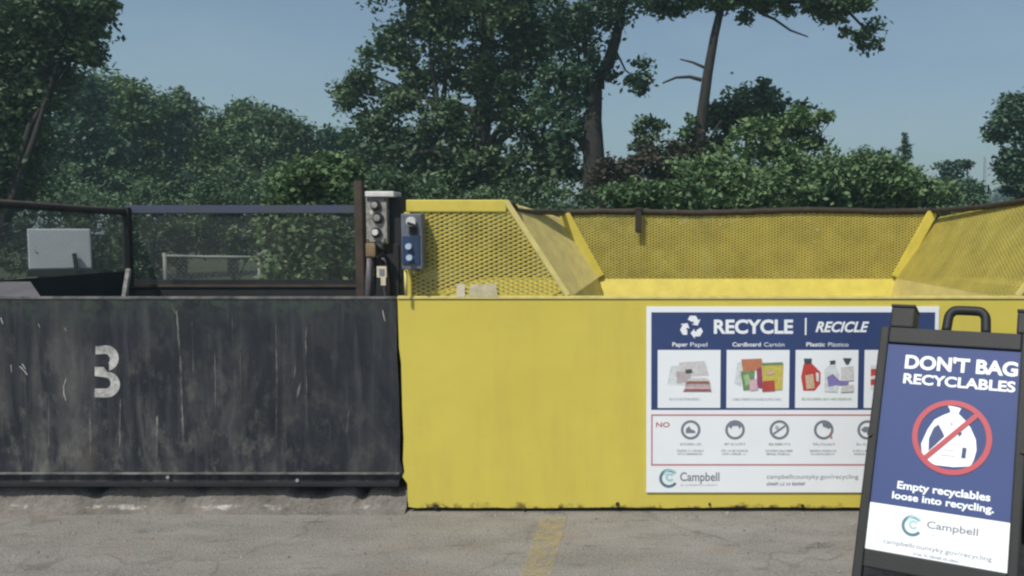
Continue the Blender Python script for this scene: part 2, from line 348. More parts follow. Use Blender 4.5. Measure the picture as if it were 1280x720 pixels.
# ------------------------------------------------------------------ expanded metal: bars crossing in diamonds, clipped to a convex polygon
def expanded(bm, poly, lw=0.055, sw=0.0235, bw=0.0106, th=0.003):
    poly = [Vector(p) for p in poly]; O = poly[0]; U = (poly[1] - poly[0]).normalized()
    Nn = U.cross(poly[-1] - poly[0]).normalized(); V = Nn.cross(U)
    P2 = [((p - O).dot(U), (p - O).dot(V)) for p in poly]
    if sum(P2[i][0] * P2[(i + 1) % len(P2)][1] - P2[(i + 1) % len(P2)][0] * P2[i][1] for i in range(len(P2))) < 0: P2.reverse()
    for sgn in (1, -1):
        d = Vector((lw, sgn * sw)).normalized(); nrm = Vector((-d.y, d.x))
        offs = [nrm.x * a + nrm.y * b for a, b in P2]; step = abs(nrm.y) * sw
        k = math.floor(min(offs) / step)
        while k * step < max(offs):
            o2 = nrm * (k * step + step * 0.5); t0, t1 = -1e9, 1e9
            for i in range(len(P2)):
                a = Vector(P2[i]); b = Vector(P2[(i + 1) % len(P2)]); e = b - a; inn = Vector((-e.y, e.x))
                den = inn.dot(d); num = inn.dot(a - o2)
                if abs(den) < 1e-9:
                    if num > 0: t0, t1 = 1, 0
                elif den > 0: t0 = max(t0, num / den)
                else: t1 = min(t1, num / den)
            if t1 - t0 > 0.01:
                off = Nn * (0.0016 * sgn)
                p = [O + U * q.x + V * q.y + off for q in (o2 + d * t0, o2 + d * t1)]
                bar(bm, p[0], p[1], bw, th, up=Nn)
            k += 1

# ------------------------------------------------------------------ yellow recycling container
D1, D2 = 4.715, 6.92
XL, XR = -1.365, 3.05
ZT = 1.222
yc = wthing('recycling_container', (0.8, 5.8, 0), 'big yellow steel recycling container with expanded metal hopper above its front panel', 'container')
bm = NB()
edge = [(XL, ZT), (-1.362, 0.95), (-1.352, 0.86), (-1.350, 0.60), (-1.346, 0.42), (-1.352, 0.30), (-1.345, 0.235), (-1.357, 0.205), (-1.338, 0.178), (-1.330, 0.165), (-1.326, 0.03)]
bot = []
x = -1.28
while x < XR:
    bot.append((x, 0.022 + rng.uniform(0, 0.006) + (0.022 if rng.random() < 0.06 else 0))); x += rng.uniform(0.05, 0.14)
poly = [(a, D1, b) for a, b in edge + bot + [(XR, 0.02), (XR, ZT)]]
prism(bm, poly, (0, 0.012, 0))
obj('front_panel', bm, M_YEL, yc)
bm = NB(); bar(bm, (XL - 0.004, D1 + 0.012, ZT + 0.008), (XR, D1 + 0.012, ZT + 0.008), 0.036, 0.022, bev=0.006)
obj('front_lip', bm, M_LIP, yc)
bm = NB()
prism(bm, [(XL + 0.03, D1 + 0.02, 0.05), (XL + 0.03, D2 + 0.3, 0.05), (XL + 0.03, D2 + 0.3, ZT - 0.01), (XL + 0.03, D1 + 0.02, ZT - 0.01)], (0.012, 0, 0))
prism(bm, [(XR - 0.012, D1 + 0.02, 0.05), (XR - 0.012, D2 + 0.3, 0.05), (XR - 0.012, D2 + 0.3, ZT - 0.01), (XR - 0.012, D1 + 0.02, ZT - 0.01)], (0.012, 0, 0))
box(bm, XL + 0.045, XR - 0.015, D2 + 0.29, D2 + 0.302, 0.05, ZT - 0.012)
box(bm, XL + 0.045, XR - 0.015, D1 + 0.03, D2 + 0.28, 0.05, 0.062)
obj('container_body', bm, M_YEL, yc)
# hopper corner points
LFb, LFt = Vector((-0.40, D1 + 0.03, ZT)), Vector((-0.758, D1 + 0.03, 1.772))
LBb, LBt = Vector((-0.343, D2, ZT)), Vector((-0.627, D2, 1.742))
RFb, RFt = Vector((2.125, D1 + 0.03, ZT)), Vector((2.56, D1 + 0.03, 1.845))
RBb, RBt = Vector((2.106, D2, ZT)), Vector((2.395, D2, 1.760))
for pl in ([(XL + 0.045, D1 + 0.035, ZT - 0.03), (LFb.x - 0.02, D1 + 0.035, ZT - 0.03), (LBb.x - 0.02, D2, ZT - 0.03), (XL + 0.045, D2, ZT - 0.03)],
           [(RFb.x + 0.02, D1 + 0.035, ZT - 0.03), (XR - 0.02, D1 + 0.035, ZT - 0.03), (XR - 0.02, D2, ZT - 0.03), (RBb.x + 0.02, D2, ZT - 0.03)]):
    bm = NB(); prism(bm, pl, (0, 0, 0.012)); obj('top_deck', bm, M_YEL, yc)
zb = 0.55
bm = NB()
prism(bm, [LBb, RBb, (1.9, D2 - 0.25, zb), (-0.15, D2 - 0.25, zb)], (0, 0.01, 0))
obj('back_plate', bm, M_YELE, yc)
bm = NB()
prism(bm, [LFb, LBb, (-0.152, D2 - 0.26, zb), (-0.2, D1 + 0.03, zb)], (-0.01, 0, 0))
obj('side_plate', bm, M_TAN, yc); bm = NB()
prism(bm, [RFb, RBb, (1.902, D2 - 0.26, zb), (1.95, D1 + 0.03, zb)], (0.01, 0, 0))
obj('side_plate', bm, M_TAN, yc)
bm = NB(); expanded(bm, [LBb + Vector((0, -0.004, 0.0)), RBb + Vector((0, -0.004, 0.0)), RBt, LBt], 0.050, 0.022, 0.0096); obj('back_mesh', bm, M_YELM, yc)
bm = NB(); expanded(bm, [LFb, LBb, LBt, LFt], bw=0.0115); obj('side_mesh', bm, M_TAN, yc)
bm = NB(); expanded(bm, [RFb, RBb, RBt, RFt], bw=0.0105); obj('side_mesh', bm, M_YELM, yc)
bm = NB(); bar(bm, LBb + Vector((0.006, -0.022, 0)), LBt + Vector((0.006, -0.022, 0)), 0.095, 0.03, up=(0, 1, 0), bev=0.008); obj('corner_post', bm, M_YELE, yc)
bm = NB(); bar(bm, RBb + Vector((0.0, -0.022, 0)), RBt + Vector((0.0, -0.022, 0)), 0.085, 0.03, up=(0, 1, 0), bev=0.008); obj('corner_post', bm, M_YELE, yc)
bm = NB()
tube(bm, [LFt + Vector((0.03, 0.02, -0.012)), LFt.lerp(LBt, .12) + Vector((0.01, 0, -0.045)), LFt.lerp(LBt, .35) + Vector((0, 0, -0.035)), LFt.lerp(LBt, .6) + Vector((0, 0, -0.01)), LBt.lerp(LFt, 0.02) + Vector((0, 0, 0.012))], 0.020, 8)
obj('side_rail', bm, M_RUST, yc, True)
bm = NB()
pts = [LBt.lerp(RBt, k / 30) + Vector((0, 0, 0.016 + 0.008 * math.sin(k * 0.4) + rng.uniform(-1, 1) * .003)) for k in range(31)]
tube(bm, pts, 0.026, 8); obj('back_rail', bm, M_RUST, yc, True)
bm = NB()
pts = [RBt.lerp(RFt, k / 12) + Vector((0, 0, 0.014 - 0.03 * math.sin(math.pi * k / 12))) for k in range(13)]
tube(bm, pts, 0.021, 8); obj('side_rail', bm, M_RUST, yc, True)
# front shield plates left (seen whole) and right (starts at the frame edge)
for sx, A, B, Cc, Dd in ((1, (-1.305, 1.244), (-0.418, 1.244), (-0.760, 1.780), (-1.305, 1.780)),):
    sh = NB()
    expanded(sh, [(A[0], D1 + 0.014, A[1]), (B[0] - 0.01, D1 + 0.014, B[1]), (-0.716, D1 + 0.014, 1.712), (A[0], D1 + 0.014, 1.712)])
    shm = obj('shield_mesh', sh, M_YELM, yc)
    sh = NB(); box(sh, A[0] - 0.004, -0.748, D1 + 0.002, D1 + 0.03, 1.712, 1.780, 0.006); obj('shield_top_band', sh, M_YELE, yc)
    sh = NB(); bar(sh, (-0.752, D1 + 0.010, 1.775), (-0.405, D1 + 0.010, 1.240), 0.032, 0.02, up=(0, 1, 0), bev=0.005); obj('shield_edge', sh, M_LIP, yc)
    sh = NB(); box(sh, -1.322, -1.288, D1 + 0.004, D1 + 0.034, 1.236, 1.711, 0.004); obj('shield_post', sh, M_YELE, yc)
sh = NB(); expanded(sh, [(2.15, D1 + 0.014, 1.244), (3.04, D1 + 0.014, 1.244), (3.04, D1 + 0.014, 1.79), (2.53, D1 + 0.014, 1.79)]); obj('shield_mesh', sh, M_YELM, yc)
sh = NB(); bar(sh, (2.55, D1 + 0.010, 1.84), (2.128, D1 + 0.010, 1.236), 0.032, 0.02, up=(0, 1, 0), bev=0.005); obj('shield_edge', sh, M_LIP, yc)
sh = NB(); box(sh, 2.56, 3.05, D1 + 0.002, D1 + 0.03, 1.792, 1.86, 0.006); obj('shield_top_band', sh, M_YELE, yc)
# bolts and holes along the bottom edge
for px, py, r in ((772, 630, .012), (887, 630, .008), (1003, 632, .010), (655, 636, .008), (545, 633, .013), (1120, 632, .009)):
    p = at(px, py, D1); bm = NB(); disc(bm, (p.x, D1 - 0.008, p.z), (0, 1, 0), r, 0.012, 10); obj('bolt', bm, M_RUST, yc)
# small fittings that hang on the mesh
t = wthing('hook_bracket', at(798, 290, D2), 'dark steel hook hanging over the top rail of the yellow back mesh', 'hook')
bm = NB(); a = at(798, 262, D2 - .06); b = at(798, 291, D2 - .06); bar(bm, a, b, 0.05, 0.016, up=(0, 1, 0), bev=0.004); obj('plate', bm, M_RUST, t)
bm = NB(); bar(bm, a + Vector((0, -0.01, 0.0)), a + Vector((0, 0.12, 0.012)), 0.06, 0.02, bev=0.004); obj('hook', bm, M_RUST, t)
t = wthing('paper_tag', at(596, 370, D1), 'faded tan paper notice at the foot of the left yellow mesh shield', 'notice')
bm = NB(); a = at(586, 371, D1 - .004); b = at(622, 355, D1 - .004)
prism(bm, [(a.x, D1 - .004, a.z), (b.x, D1 - .004, a.z), (b.x - .01, D1 - .003, b.z + .004), (a.x + .006, D1 - .003, b.z - .004)], (0, 0.004, 0)); obj('sheet', bm, mat('tan_paper', (0.50, 0.45, 0.30), 0.7, 0.25, 26), t)
bm = NB(); c0 = at(571, 371, D1 - .005); c1 = at(581, 355, D1 - .005)
prism(bm, [(c0.x, D1 - .005, c0.z), (c1.x, D1 - .005, c0.z), (c1.x, D1 - .005, c1.z), (c0.x, D1 - .005, c1.z)], (0, 0.004, 0)); obj('torn_strip', bm, M_PALETAG, t)

# ------------------------------------------------------------------ black container
bc = wthing('waste_container', (-3.0, 5.8, 0.14), 'weathered black steel waste container with white stencilled 3 and dark mesh hopper', 'container')
BL, BR = -5.2, -1.374
bm = NB()
e = [(BR, 1.222), (BR - .003, 0.9), (BR + .004, 0.7), (BR + .006, 0.45), (BR + .002, 0.30), (BR + .018, 0.24), (BR + .012, 0.205), (BR - .01, 0.165)]
prism(bm, [(BL, D1 + .006, 1.222)] + [(a, D1 + .006, b) for a, b in e] + [(BL, D1 + .006, 0.165)], (0, 0.014, 0))
obj('front_panel', bm, M_BLK, bc)
bm = NB(); bar(bm, (BL, D1 + .016, 1.229), (BR, D1 + .016, 1.229), 0.03, 0.016, bev=0.004); obj('front_lip', bm, M_BLKE, bc)
bm = NB(); bar(bm, (BL, D1 - .006, 0.226), (BR + .004, D1 - .006, 0.226), 0.022, 0.010, bev=0.003)
obj('lower_seam', bm, M_BLKE, bc)
bm = NB(); box(bm, BL, BR, D1 - .012, D1 + .005, 0.150, 0.176, 0.004); obj('bottom_flange', bm, M_BLKD, bc)
bm = NB()
box(bm, BR - .03, BR - .018, D1 + .03, D2 + .3, 0.17, 1.205); box(bm, BL, BR - .04, D2 + .3, D2 + .312, 0.17, 1.19)
box(bm, BL, BR - .04, D1 + .03, D2 + .29, 0.17, 0.182); box(bm, BL - .012, BL, D1 + .03, D2 + .3, 0.17, 1.205)
obj('container_body', bm, M_BLKD, bc)
# hopper: back frame and mesh, left side mesh with a solid lower band
bl, br_ = Vector((-4.20, D2, 0)), Vector((-2.29, D2, 0))
bm = NB(); bar(bm, (bl.x - .02, D2, 1.785), (br_.x + .02, D2, 1.785), 0.04, 0.07, bev=0.006); obj('top_rail', bm, M_RAIL, bc)
bm = NB(); expanded(bm, [(bl.x, D2, 1.16), (br_.x, D2, 1.16), (br_.x, D2, 1.76), (bl.x, D2, 1.76)], 0.032, 0.018, 0.0024, 0.002); obj('back_mesh', bm, M_BLKM, bc)
bm = NB(); box(bm, bl.x - .01, br_.x + .04, D2 - .02, D2 + .02, 0.30, 1.145); obj('back_plate', bm, M_BLKD, bc)
bm = NB(); bar(bm, (bl.x, D2 - .025, 1.158), (br_.x, D2 - .025, 1.158), 0.02, 0.022, bev=0.003); obj('sill_rail', bm, M_RUSTB, bc)
bm = NB(); bar(bm, (bl.x, D2 - .03, 1.165), (bl.x + .005, D2 - .03, 1.80), 0.055, 0.05, up=(0, 1, 0)); obj('corner_post', bm, M_BLKD, bc)
bm = NB(); bar(bm, (br_.x + .02, D2 - .01, 1.05), (br_.x + .02, D2 - .01, 1.82), 0.05, 0.05, up=(0, 1, 0)); obj('corner_post', bm, M_RUSTB, bc)
q0, q1 = Vector((-4.21, D2 - .04, 0)), Vector((-4.24, D1 + .03, 0))
bm = NB(); tube(bm, [(q0.x, q0.y, 1.765), (q0.x, 6.4, 1.772), (q1.x, 5.8, 1.785), (q1.x, q1.y, 1.80)], 0.028, 8); obj('side_rail', bm, M_RUSTB, bc, True)
bm = NB(); expanded(bm, [(q1.x, q1.y, 1.29), (q0.x, q0.y, 1.29), (q0.x, q0.y, 1.75), (q1.x, q1.y, 1.78)], 0.032, 0.018, 0.0020, 0.002); obj('side_mesh', bm, M_BLKM, bc)
bm = NB(); prism(bm, [(q1.x, q1.y, 0.4), (q0.x, q0.y, 0.4), (q0.x, q0.y, 1.28), (q1.x, q1.y, 1.28)], (-0.012, 0, 0)); obj('side_plate', bm, M_BLKD, bc)
bm = NB()
a, b = at(153, 373, D1 + .06), at(161, 336, D1 + .06); bar(bm, a - Vector((0, 0, .05)), b, 0.026, 0.02, up=(0, 1, 0), bev=0.003); obj('brace', bm, M_GREYM, bc)
bm = NB()   # grey sloping flap in the left corner
a0, a1, a2, a3 = at(-60, 352, 5.3), at(38, 352, 5.3), at(53, 374, 4.78), at(-60, 374, 4.78)
prism(bm, [a0, a1, a2, a3], (0, 0.006, -0.012)); obj('sloping_flap', bm, mat('grey_flap', (0.105, 0.10, 0.105), 0.6, 0.2, 5), bc)
g = NG('worn_white_stencil'); M_STENC = g.done(g.mix(g.noise(20, lo=.35, hi=.65), (0.30, 0.30, 0.29), (0.56, 0.56, 0.55)), 0.75, 0.2)
g.L.new(g.noise(30, lo=.34, hi=.46, detail=8, rough=.75), g.b.inputs['Alpha'])
# the stencilled 3
def shape2d(o_y, pts, name, m, parent, th=0.002):
    bm = NB(); prism(bm, [(p.x, o_y, p.z) for p in (at(x, y, D1) for x, y in pts)], (0, th, 0)); return obj(name, bm, m, parent)
o_y = D1 + .003
bm = NB()
def arc(cx, cy, rx, ry, a0, a1, n=9): return [(cx + rx * math.cos(R(a0 + (a1 - a0) * k / n)), cy + ry * math.sin(R(a0 + (a1 - a0) * k / n))) for k in range(n + 1)]
for pts in ([(119, 433), (131, 432)] + arc(132, 448, 16, 16, -90, 75) + [(136, 464), (136, 455)] + arc(131, 449, 6, 6.5, 50, -90) + [(119, 443)],
            [(118, 459), (129, 459)] + [(133, 465)] + arc(133, 481, 16.5, 16, -75, 90) + [(118, 497), (118, 486)] + arc(131, 479, 7, 7, 90, -75) + [(118, 470)]):
    prism(bm, [(p.x, o_y, p.z) for p in (at(x, y, D1) for x, y in pts)], (0, 0.003, 0))
obj('stencilled_number', bm, M_STENC, bc)
bm = NB()
def streak(pts, w, gap=0.0, seed=0):
    """a scrape or dried run: short pieces that wander, thin out and break off"""
    r_ = random.Random(seed); P = [at(x, y, D1) for x, y in pts]
    for a, b in zip(P[:-1], P[1:]):
        n = max(1, int((b - a).length / 0.03)); prev = a.copy(); prev_w = w * .3
        for i in range(n):
            nx_ = a.lerp(b, (i + 1) / n); nx_.x += r_.uniform(-1, 1) * .0022
            if True:
                d = Vector((0, 0, 1)) if abs((nx_ - prev).z) > abs((nx_ - prev).x) else Vector((1, 0, 0)); s_ = Vector((1, 0, 0)) if d.z else Vector((0, 0, 1))
                w0 = prev_w; w1 = w * r_.uniform(.3, 1.0) * (1 - .5 * gap) if i < n - 1 else w * .15; prev_w = w1
                prism(bm, [(p.x, o_y + .0006, p.z) for p in (prev - s_ * w0 / 2, prev + s_ * w0 / 2, nx_ + s_ * w1 / 2, nx_ - s_ * w1 / 2)], (0, 0.003, 0))
            prev = nx_
def worn(name, c1, c2, lo, hi, sc, st=(1, 1, 1)):
    g = NG(name); m = g.done(g.mix(g.noise(9, lo=.35, hi=.65), c1, c2), 0.75, 0.2)
    g.L.new(g.math('MULTIPLY', g.noise(sc, g.mapped(st), lo=lo, hi=hi, detail=6, rough=.6), .75), g.b.inputs['Alpha']); return m
M_RUN = worn('chalky_runs', (0.14, 0.14, 0.135), (0.30, 0.30, 0.29), .30, .66, 16, (1, 1, .5))
for k, (pts, w) in enumerate((([(82, 474), (79, 482), (79, 492), (82, 501)], .018), ([(24, 458), (30, 464), (33, 469)], .024), ([(27, 455), (31, 462)], .02), ([(13, 456), (14, 466)], .012), ([(0, 397), (3, 405)], .022), ([(80, 410), (82, 414)], .012), ([(47, 405), (49, 410)], .01), ([(478, 388), (481, 402)], .010))):
    bm = NB(); streak(pts, w, 0.0, k); obj('paint_scrape', bm, M_STENC, bc)
for k, (pts, w, gp) in enumerate((([(383, 409), (382, 424), (382, 444)], .015, .1), ([(437, 511), (435, 524), (432, 545)], .012, .15), ([(369, 455), (367, 472)], .014, .1), ([(375, 480), (371, 497)], .016, .1),
      ([(220, 388), (224, 440), (226, 470), (229, 560)], .016, .12), ([(214, 380), (219, 392)], .03, .1), ([(344, 402), (346, 470), (345, 548)], .009, .4), ([(240, 400), (241, 470)], .007, .5), ([(382, 446), (384, 540)], .006, .55),
      ([(196, 520), (195, 575)], .02, .4), ([(112, 515), (113, 570)], .02, .45), ([(150, 500), (149, 560)], .014, .5), ([(60, 500), (61, 560)], .016, .5), ([(300, 430), (301, 500)], .006, .5), ([(268, 440), (270, 520)], .012, .5), ([(356, 520), (357, 560)], .008, .5), ([(290, 395), (291, 430)], .006, .4))):
    bm = NB(); streak(pts, w, gp, 50 + k); obj('paint_run', bm, M_RUN, bc)
for px, py in ((371, 601), (209, 597)):
    p = at(px, py, D1 - .02); bm = NB(); disc(bm, (p.x, D1 - .017, p.z), (0, 1, 0), 0.010, 0.008, 8); obj('bolt_head', bm, M_GALV, bc)

# ------------------------------------------------------------------ control post between the two containers
PY = 4.86
cp = wthing('control_post', (-1.50, PY + .1, 0.14), 'dark control post with grey push-button box between the black and yellow containers', 'control post')
def pbox(bm, x0, y0, x1, y1, Y, dep, bev=0.004, mi=0):
    a, b = at(x0, y1, Y), at(x1, y0, Y); box(bm, a.x, b.x, Y, Y + dep, a.z, b.z, bev, mi)
bm = NB(); a = at(484, 245, PY + .05); b = at(503, 373, PY + .05); box(bm, a.x, b.x, PY + .05, PY + .25, 0.14, a.z, 0.006); obj('post', bm, M_BLKD, cp)
bm = NB(); pbox(bm, 458, 247, 483, 303, PY, .10, 0.006)
bxo = obj('button_box', bm, M_GREYM, cp)
for (px, py, r, mm) in ((470, 257, .030, M_DARK), (473, 273, .032, M_DARK), (471, 291, .030, M_DARK)):
    p = at(px, py, PY); bm = NB(); disc(bm, (p.x, PY - .012, p.z), (0, 1, 0), r, 0.014, 18)
    disc(bm, (p.x - .004, PY - .024, p.z + .003), (0, 1, 0), r * .6, 0.014, 14, 1)
    o = obj('push_button', bm, [mm, M_CAPW if py == 291 else M_GREYM], bxo)
for px, py in ((460, 250), (481, 250), (460, 300), (481, 300)):
    p = at(px, py, PY); bm = NB(); disc(bm, (p.x, PY - .004, p.z), (0, 1, 0), .006, .004, 8); obj('screw', bm, M_RUST, bxo)
bm = NB(); pbox(bm, 463, 263.5, 466, 268, PY - .002, .002, 0); obj('label_plate', bm, M_PALETAG, bxo)
bm = NB(); pbox(bm, 456, 239, 492, 246, PY - .02, .16, 0.006); obj('cap', bm, M_CAPW, cp)
bm = NB(); pbox(bm, 457, 304, 469, 321, PY - .005, .08, 0.006); obj('bracket', bm, mat('tan_rusty_bracket', (0.22, 0.15, 0.09), 0.8, 0.4, 14), cp)
bm = NB(); tube(bm, [at(470, 303, PY - .01), at(478, 309, PY - .04), at(482, 316, PY - .04), at(473, 322, PY - .02), at(478, 330, PY)], 0.014, 8); obj('cable', bm, M_DARK, cp, True)
bm = NB(); tube(bm, [at(463, 322, PY + .02), at(461, 350, PY + .02), at(460, 400, PY + .06)], 0.020, 10); obj('conduit', bm, M_PIPE, cp, True)
bm = NB(); tube(bm, [at(478, 322, PY + .02), at(483, 350, PY + .02), at(485, 400, PY + .06)], 0.020, 10); obj('conduit', bm, M_PIPE, cp, True)
bm = NB(); pbox(bm, 471, 333, 483, 347, PY - .02, .012, 0.002); pbox(bm, 474, 336, 480, 344, PY - .024, .004, 0, 1); obj('tag_plate', bm, [M_PALETAG, M_GREYP], cp)
bm = NB(); pbox(bm, 476, 347, 482, 357, PY - .02, .012, 0.002); obj('tag_strap', bm, M_PALETAG, cp)
bm = NB(); pbox(bm, 468, 305, 498, 372, PY + .04, .02); obj('back_board', bm, M_BLKD, cp)
wp = wthing('timber_post', (-1.66, 5.1, 0.14), 'thin weathered brown timber post beside the grey control box', 'post')
bm = NB(); a = at(444, 226, 5.1); b = at(455, 226, 5.1); bar(bm, (a.x * .5 + b.x * .5, 5.1, 0.14), (a.x * .5 + b.x * .5 - .004, 5.1, a.z), 0.052, 0.05, up=(0, 1, 0), bev=0.004); obj('shaft', bm, M_RUSTB, wp)
bm = NB(); bar(bm, (a.x * .5 + b.x * .5 - .03, 5.13, a.z - .05), (a.x * .5 + b.x * .5 + .03, 5.13, a.z - .05), 0.02, 0.02); obj('bracket', bm, M_RUST, wp)
# blue-grey pushbutton box on the yellow post
BY = D1 - .09
pb = wthing('pushbutton_box', at(515, 340, BY), 'blue grey pushbutton box mounted on the left post of the yellow shield', 'control box')
bm = NB(); pbox(bm, 502, 267, 527, 337, BY, .085, 0.008); obj('enclosure', bm, M_BLUEB, pb)
bm = NB(); pbox(bm, 503, 295, 524, 330, BY - .008, .008, 0.002); obj('face_plate', bm, M_BLUED, pb)
for px, py, r, mm, nm in ((515, 277, .026, M_CAPW, 'selector_knob'), (512, 308, .017, M_BTN, 'push_button'), (513, 322, .017, M_BTN, 'push_button')):
    p = at(px, py, BY); bm = NB(); disc(bm, (p.x, BY - .03, p.z), (0, 1, 0), r, 0.03, 16); o = obj(nm, bm, mm, pb)
    if nm == 'selector_knob':
        bm = NB(); bar(bm, (p.x - .016, BY - .034, p.z - .008), (p.x + .02, BY - .034, p.z - .02), .014, .012, up=(0, 1, 0)); obj('pointer', bm, M_DARK, o)
bm = NB(); pbox(bm, 511, 284, 521, 293, BY - .01, .01, 0.002); obj('switch', bm, M_DARK, pb)
bm = NB(); p = at(507, 338, BY + .05); tube(bm, [p, (p.x, BY + .05, 1.245)], 0.009, 8); obj('conduit', bm, M_LIP, pb, True)

# ------------------------------------------------------------------ lettering and print
def text_bm(body, bold=0.0, shear=0.0):
    cu = bpy.data.curves.new('t', 'FONT'); cu.body = body; cu.offset = bold; cu.shear = shear; cu.resolution_u = 4; cu.size = 1
    o = bpy.data.objects.new('t', cu); C.objects.link(o)
    dg = bpy.context.evaluated_depsgraph_get(); me = bpy.data.meshes.new_from_object(o.evaluated_get(dg))
    bpy.data.objects.remove(o); bpy.data.curves.remove(cu)
    return me
def lettering(parent, body, x0, x1, yb, cap, m, z, bold=0.0, shear=0.0, name='lettering'):
    """text in the plane of its sign: from x0 to x1, baseline yb, capital height cap"""
    me = text_bm(body, bold, shear)
    ref = text_bm('H', bold); hh = max(v.co.y for v in ref.vertices) - min(v.co.y for v in ref.vertices); lo = min(v.co.y for v in ref.vertices)
    bpy.data.meshes.remove(ref)
    ax = [v.co.x for v in me.vertices]; a, b = min(ax), max(ax)
    for v in me.vertices:
        v.co = ((v.co.x - a) / (b - a) * (x1 - x0) + x0, (v.co.y - lo) / hh * cap + yb, z)
    me.name = name
    return link(name, me, m, parent)
class Print:
    """flat printed shapes, each layer a hair above the one before"""
    def __init__(s, z): s.bm = NB(); s.z = z; s.mats = []
    def poly(s, pts, m, lift=0.0004):
        s.z += lift
        if m not in s.mats: s.mats.append(m)
        f = s.bm.faces.new([s.bm.verts.new((x, y, s.z)) for x, y in pts]); f.material_index = s.mats.index(m)
        f.normal_update()
        if f.normal.z < 0: f.normal_flip()
    def rect(s, x0, y0, x1, y1, m): s.poly([(x0, y0), (x1, y0), (x1, y1), (x0, y1)], m)
    def disc(s, x, y, r, m, n=24, ry=None): s.poly([(x + r * math.cos(2 * math.pi * k / n), y + (ry or r) * math.sin(2 * math.pi * k / n)) for k in range(n)], m)
    def ring(s, x, y, r0, r1, m, a0=0, a1=360, n=32):
        s.z += 0.0004
        if m not in s.mats: s.mats.append(m)
        A = [R(a0 + (a1 - a0) * k / n) for k in range(n + 1)]
        vi = [s.bm.verts.new((x + r0 * math.cos(t), y + r0 * math.sin(t), s.z)) for t in A]; vo = [s.bm.verts.new((x + r1 * math.cos(t), y + r1 * math.sin(t), s.z)) for t in A]
        for k in range(n):
            f = s.bm.faces.new((vi[k], vo[k], vo[k + 1], vi[k + 1])); f.material_index = s.mats.index(m)
    def line(s, p, q, w, m):
        p, q = Vector(p), Vector(q); d = (q - p).normalized(); n = Vector((-d.y, d.x)) * w / 2
        s.poly([p + n, p - n, q - n, q + n], m)
    def greek(s, x0, x1, y, h, m, seed=0):
        """a line of tiny unreadable print: word-length strokes"""
        r_ = random.Random(seed); x = x0; s.z += .0004
        if m not in s.mats: s.mats.append(m)
        mi = s.mats.index(m)
        def q4(xa, ya, xb, yb):
            f_ = s.bm.faces.new([s.bm.verts.new((u, v, s.z)) for u, v in ((xa, ya), (xb, ya), (xb, yb), (xa, yb))]); f_.material_index = mi
        while x < x1 - h * .6:
            for k in range(r_.randint(2, 8)):
                if x > x1 - h * .6: break
                wl = h * r_.uniform(.38, .62); t = h * r_.choice((.72, .72, 1.0)); b_ = .17 * h
                q4(x, y, x + b_, y + t)
                if r_.random() < .6: q4(x + wl - b_, y, x + wl, y + h * .72)
                if r_.random() < .7: q4(x + b_, y + h * .72 - b_, x + wl - (b_ if False else 0), y + h * .72)
                if r_.random() < .6: q4(x + b_, y, x + wl, y + b_)
                x += wl + h * .16
            x += h * .35
    def done(s, name, parent):
        me = bpy.data.meshes.new(name); s.bm.to_mesh(me); s.bm.free(); return link(name, me, s.mats, parent)

# ------------------------------------------------------------------ thin summer haze
bm = NB(); box(bm, -330, 330, -60, 430, -1.0, 40)
hz = bpy.data.materials.new('haze_air'); hz.use_nodes = True; t_ = hz.node_tree; t_.nodes.clear()
pv = t_.nodes.new('ShaderNodeVolumePrincipled'); pv.inputs['Density'].default_value = 0.0023; pv.inputs['Color'].default_value = (0.60, 0.88, 0.92, 1); pv.inputs['Anisotropy'].default_value = 0.2
ou = t_.nodes.new('ShaderNodeOutputMaterial'); t_.links.new(pv.outputs[0], ou.inputs['Volume'])
tag(obj('haze', bm, hz), kind='stuff')

# ------------------------------------------------------------------ the wide recycling sign on the yellow panel
p0, p1 = at(808, 383, D1), at(1168, 615, D1)
SC = (p1.x - p0.x) / 360; SZ = (p0.z - p1.z) / 232
rs = empty('recycling_sign', (p0.x, D1 - .004, p0.z), (R(90), 0, 0))
tag(rs, 'wide white and navy RECYCLE sign fixed flat to the yellow container panel', 'sign')
def q(px, py): return ((px - 808) * SC, -(py - 383) * SZ)
bm = NB(); box(bm, 0, 360 * SC, -232 * SZ, 0, 0.0, 0.006, 0.001); obj('panel', bm, M_WHITE, rs)
P = Print(0.0062); P.rect(*q(814, 511), *q(1163, 390), M_NAVY); hd = P.done('header', rs)
P = Print(0.0068)
cx, cy = q(864, 408.5); r = 15.5 * SC
def rot(p, a): return (cx + p[0] * math.cos(a) - p[1] * math.sin(a), cy + p[0] * math.sin(a) + p[1] * math.cos(a))
for k in range(3):
    a = k * 2 * math.pi / 3
    up = [(-0.62, 0.16), (-0.27, 0.78), (-0.10, 0.92), (0.18, 0.92), (0.36, 0.78), (0.55, 0.44), (0.74, 0.55), (0.42, -0.06), (0.02, 0.30) if False else (0.04, 0.19), (0.22, 0.28), (0.05, 0.58), (-0.02, 0.58), (-0.24, -0.02 + 0.18)]
    fold = [(-0.66, 0.10), (-0.36, 0.62), (0.0, 0.40), (-0.28, -0.10)]
    P.poly([rot((x * r, y * r), a) for x, y in [(-0.34, 0.62), (-0.16, 0.92), (0.30, 0.92), (0.52, 0.56), (0.68, 0.66), (0.46, 0.14), (0.0, 0.22), (0.17, 0.34), (0.08, 0.50), (0.02, 0.42)]], M_WHITE)
P.done('recycling_symbol', rs)
lettering(rs, 'RECYCLE', *[q(x, 0)[0] for x in (891, 988.5)], q(0, 416.5)[1], 17.5 * SZ, M_WHITE, 0.0072, 0.034)
P = Print(0.0068); P.rect(*q(1003, 418), *q(1005, 397), M_WHITE); P.done('divider', rs)
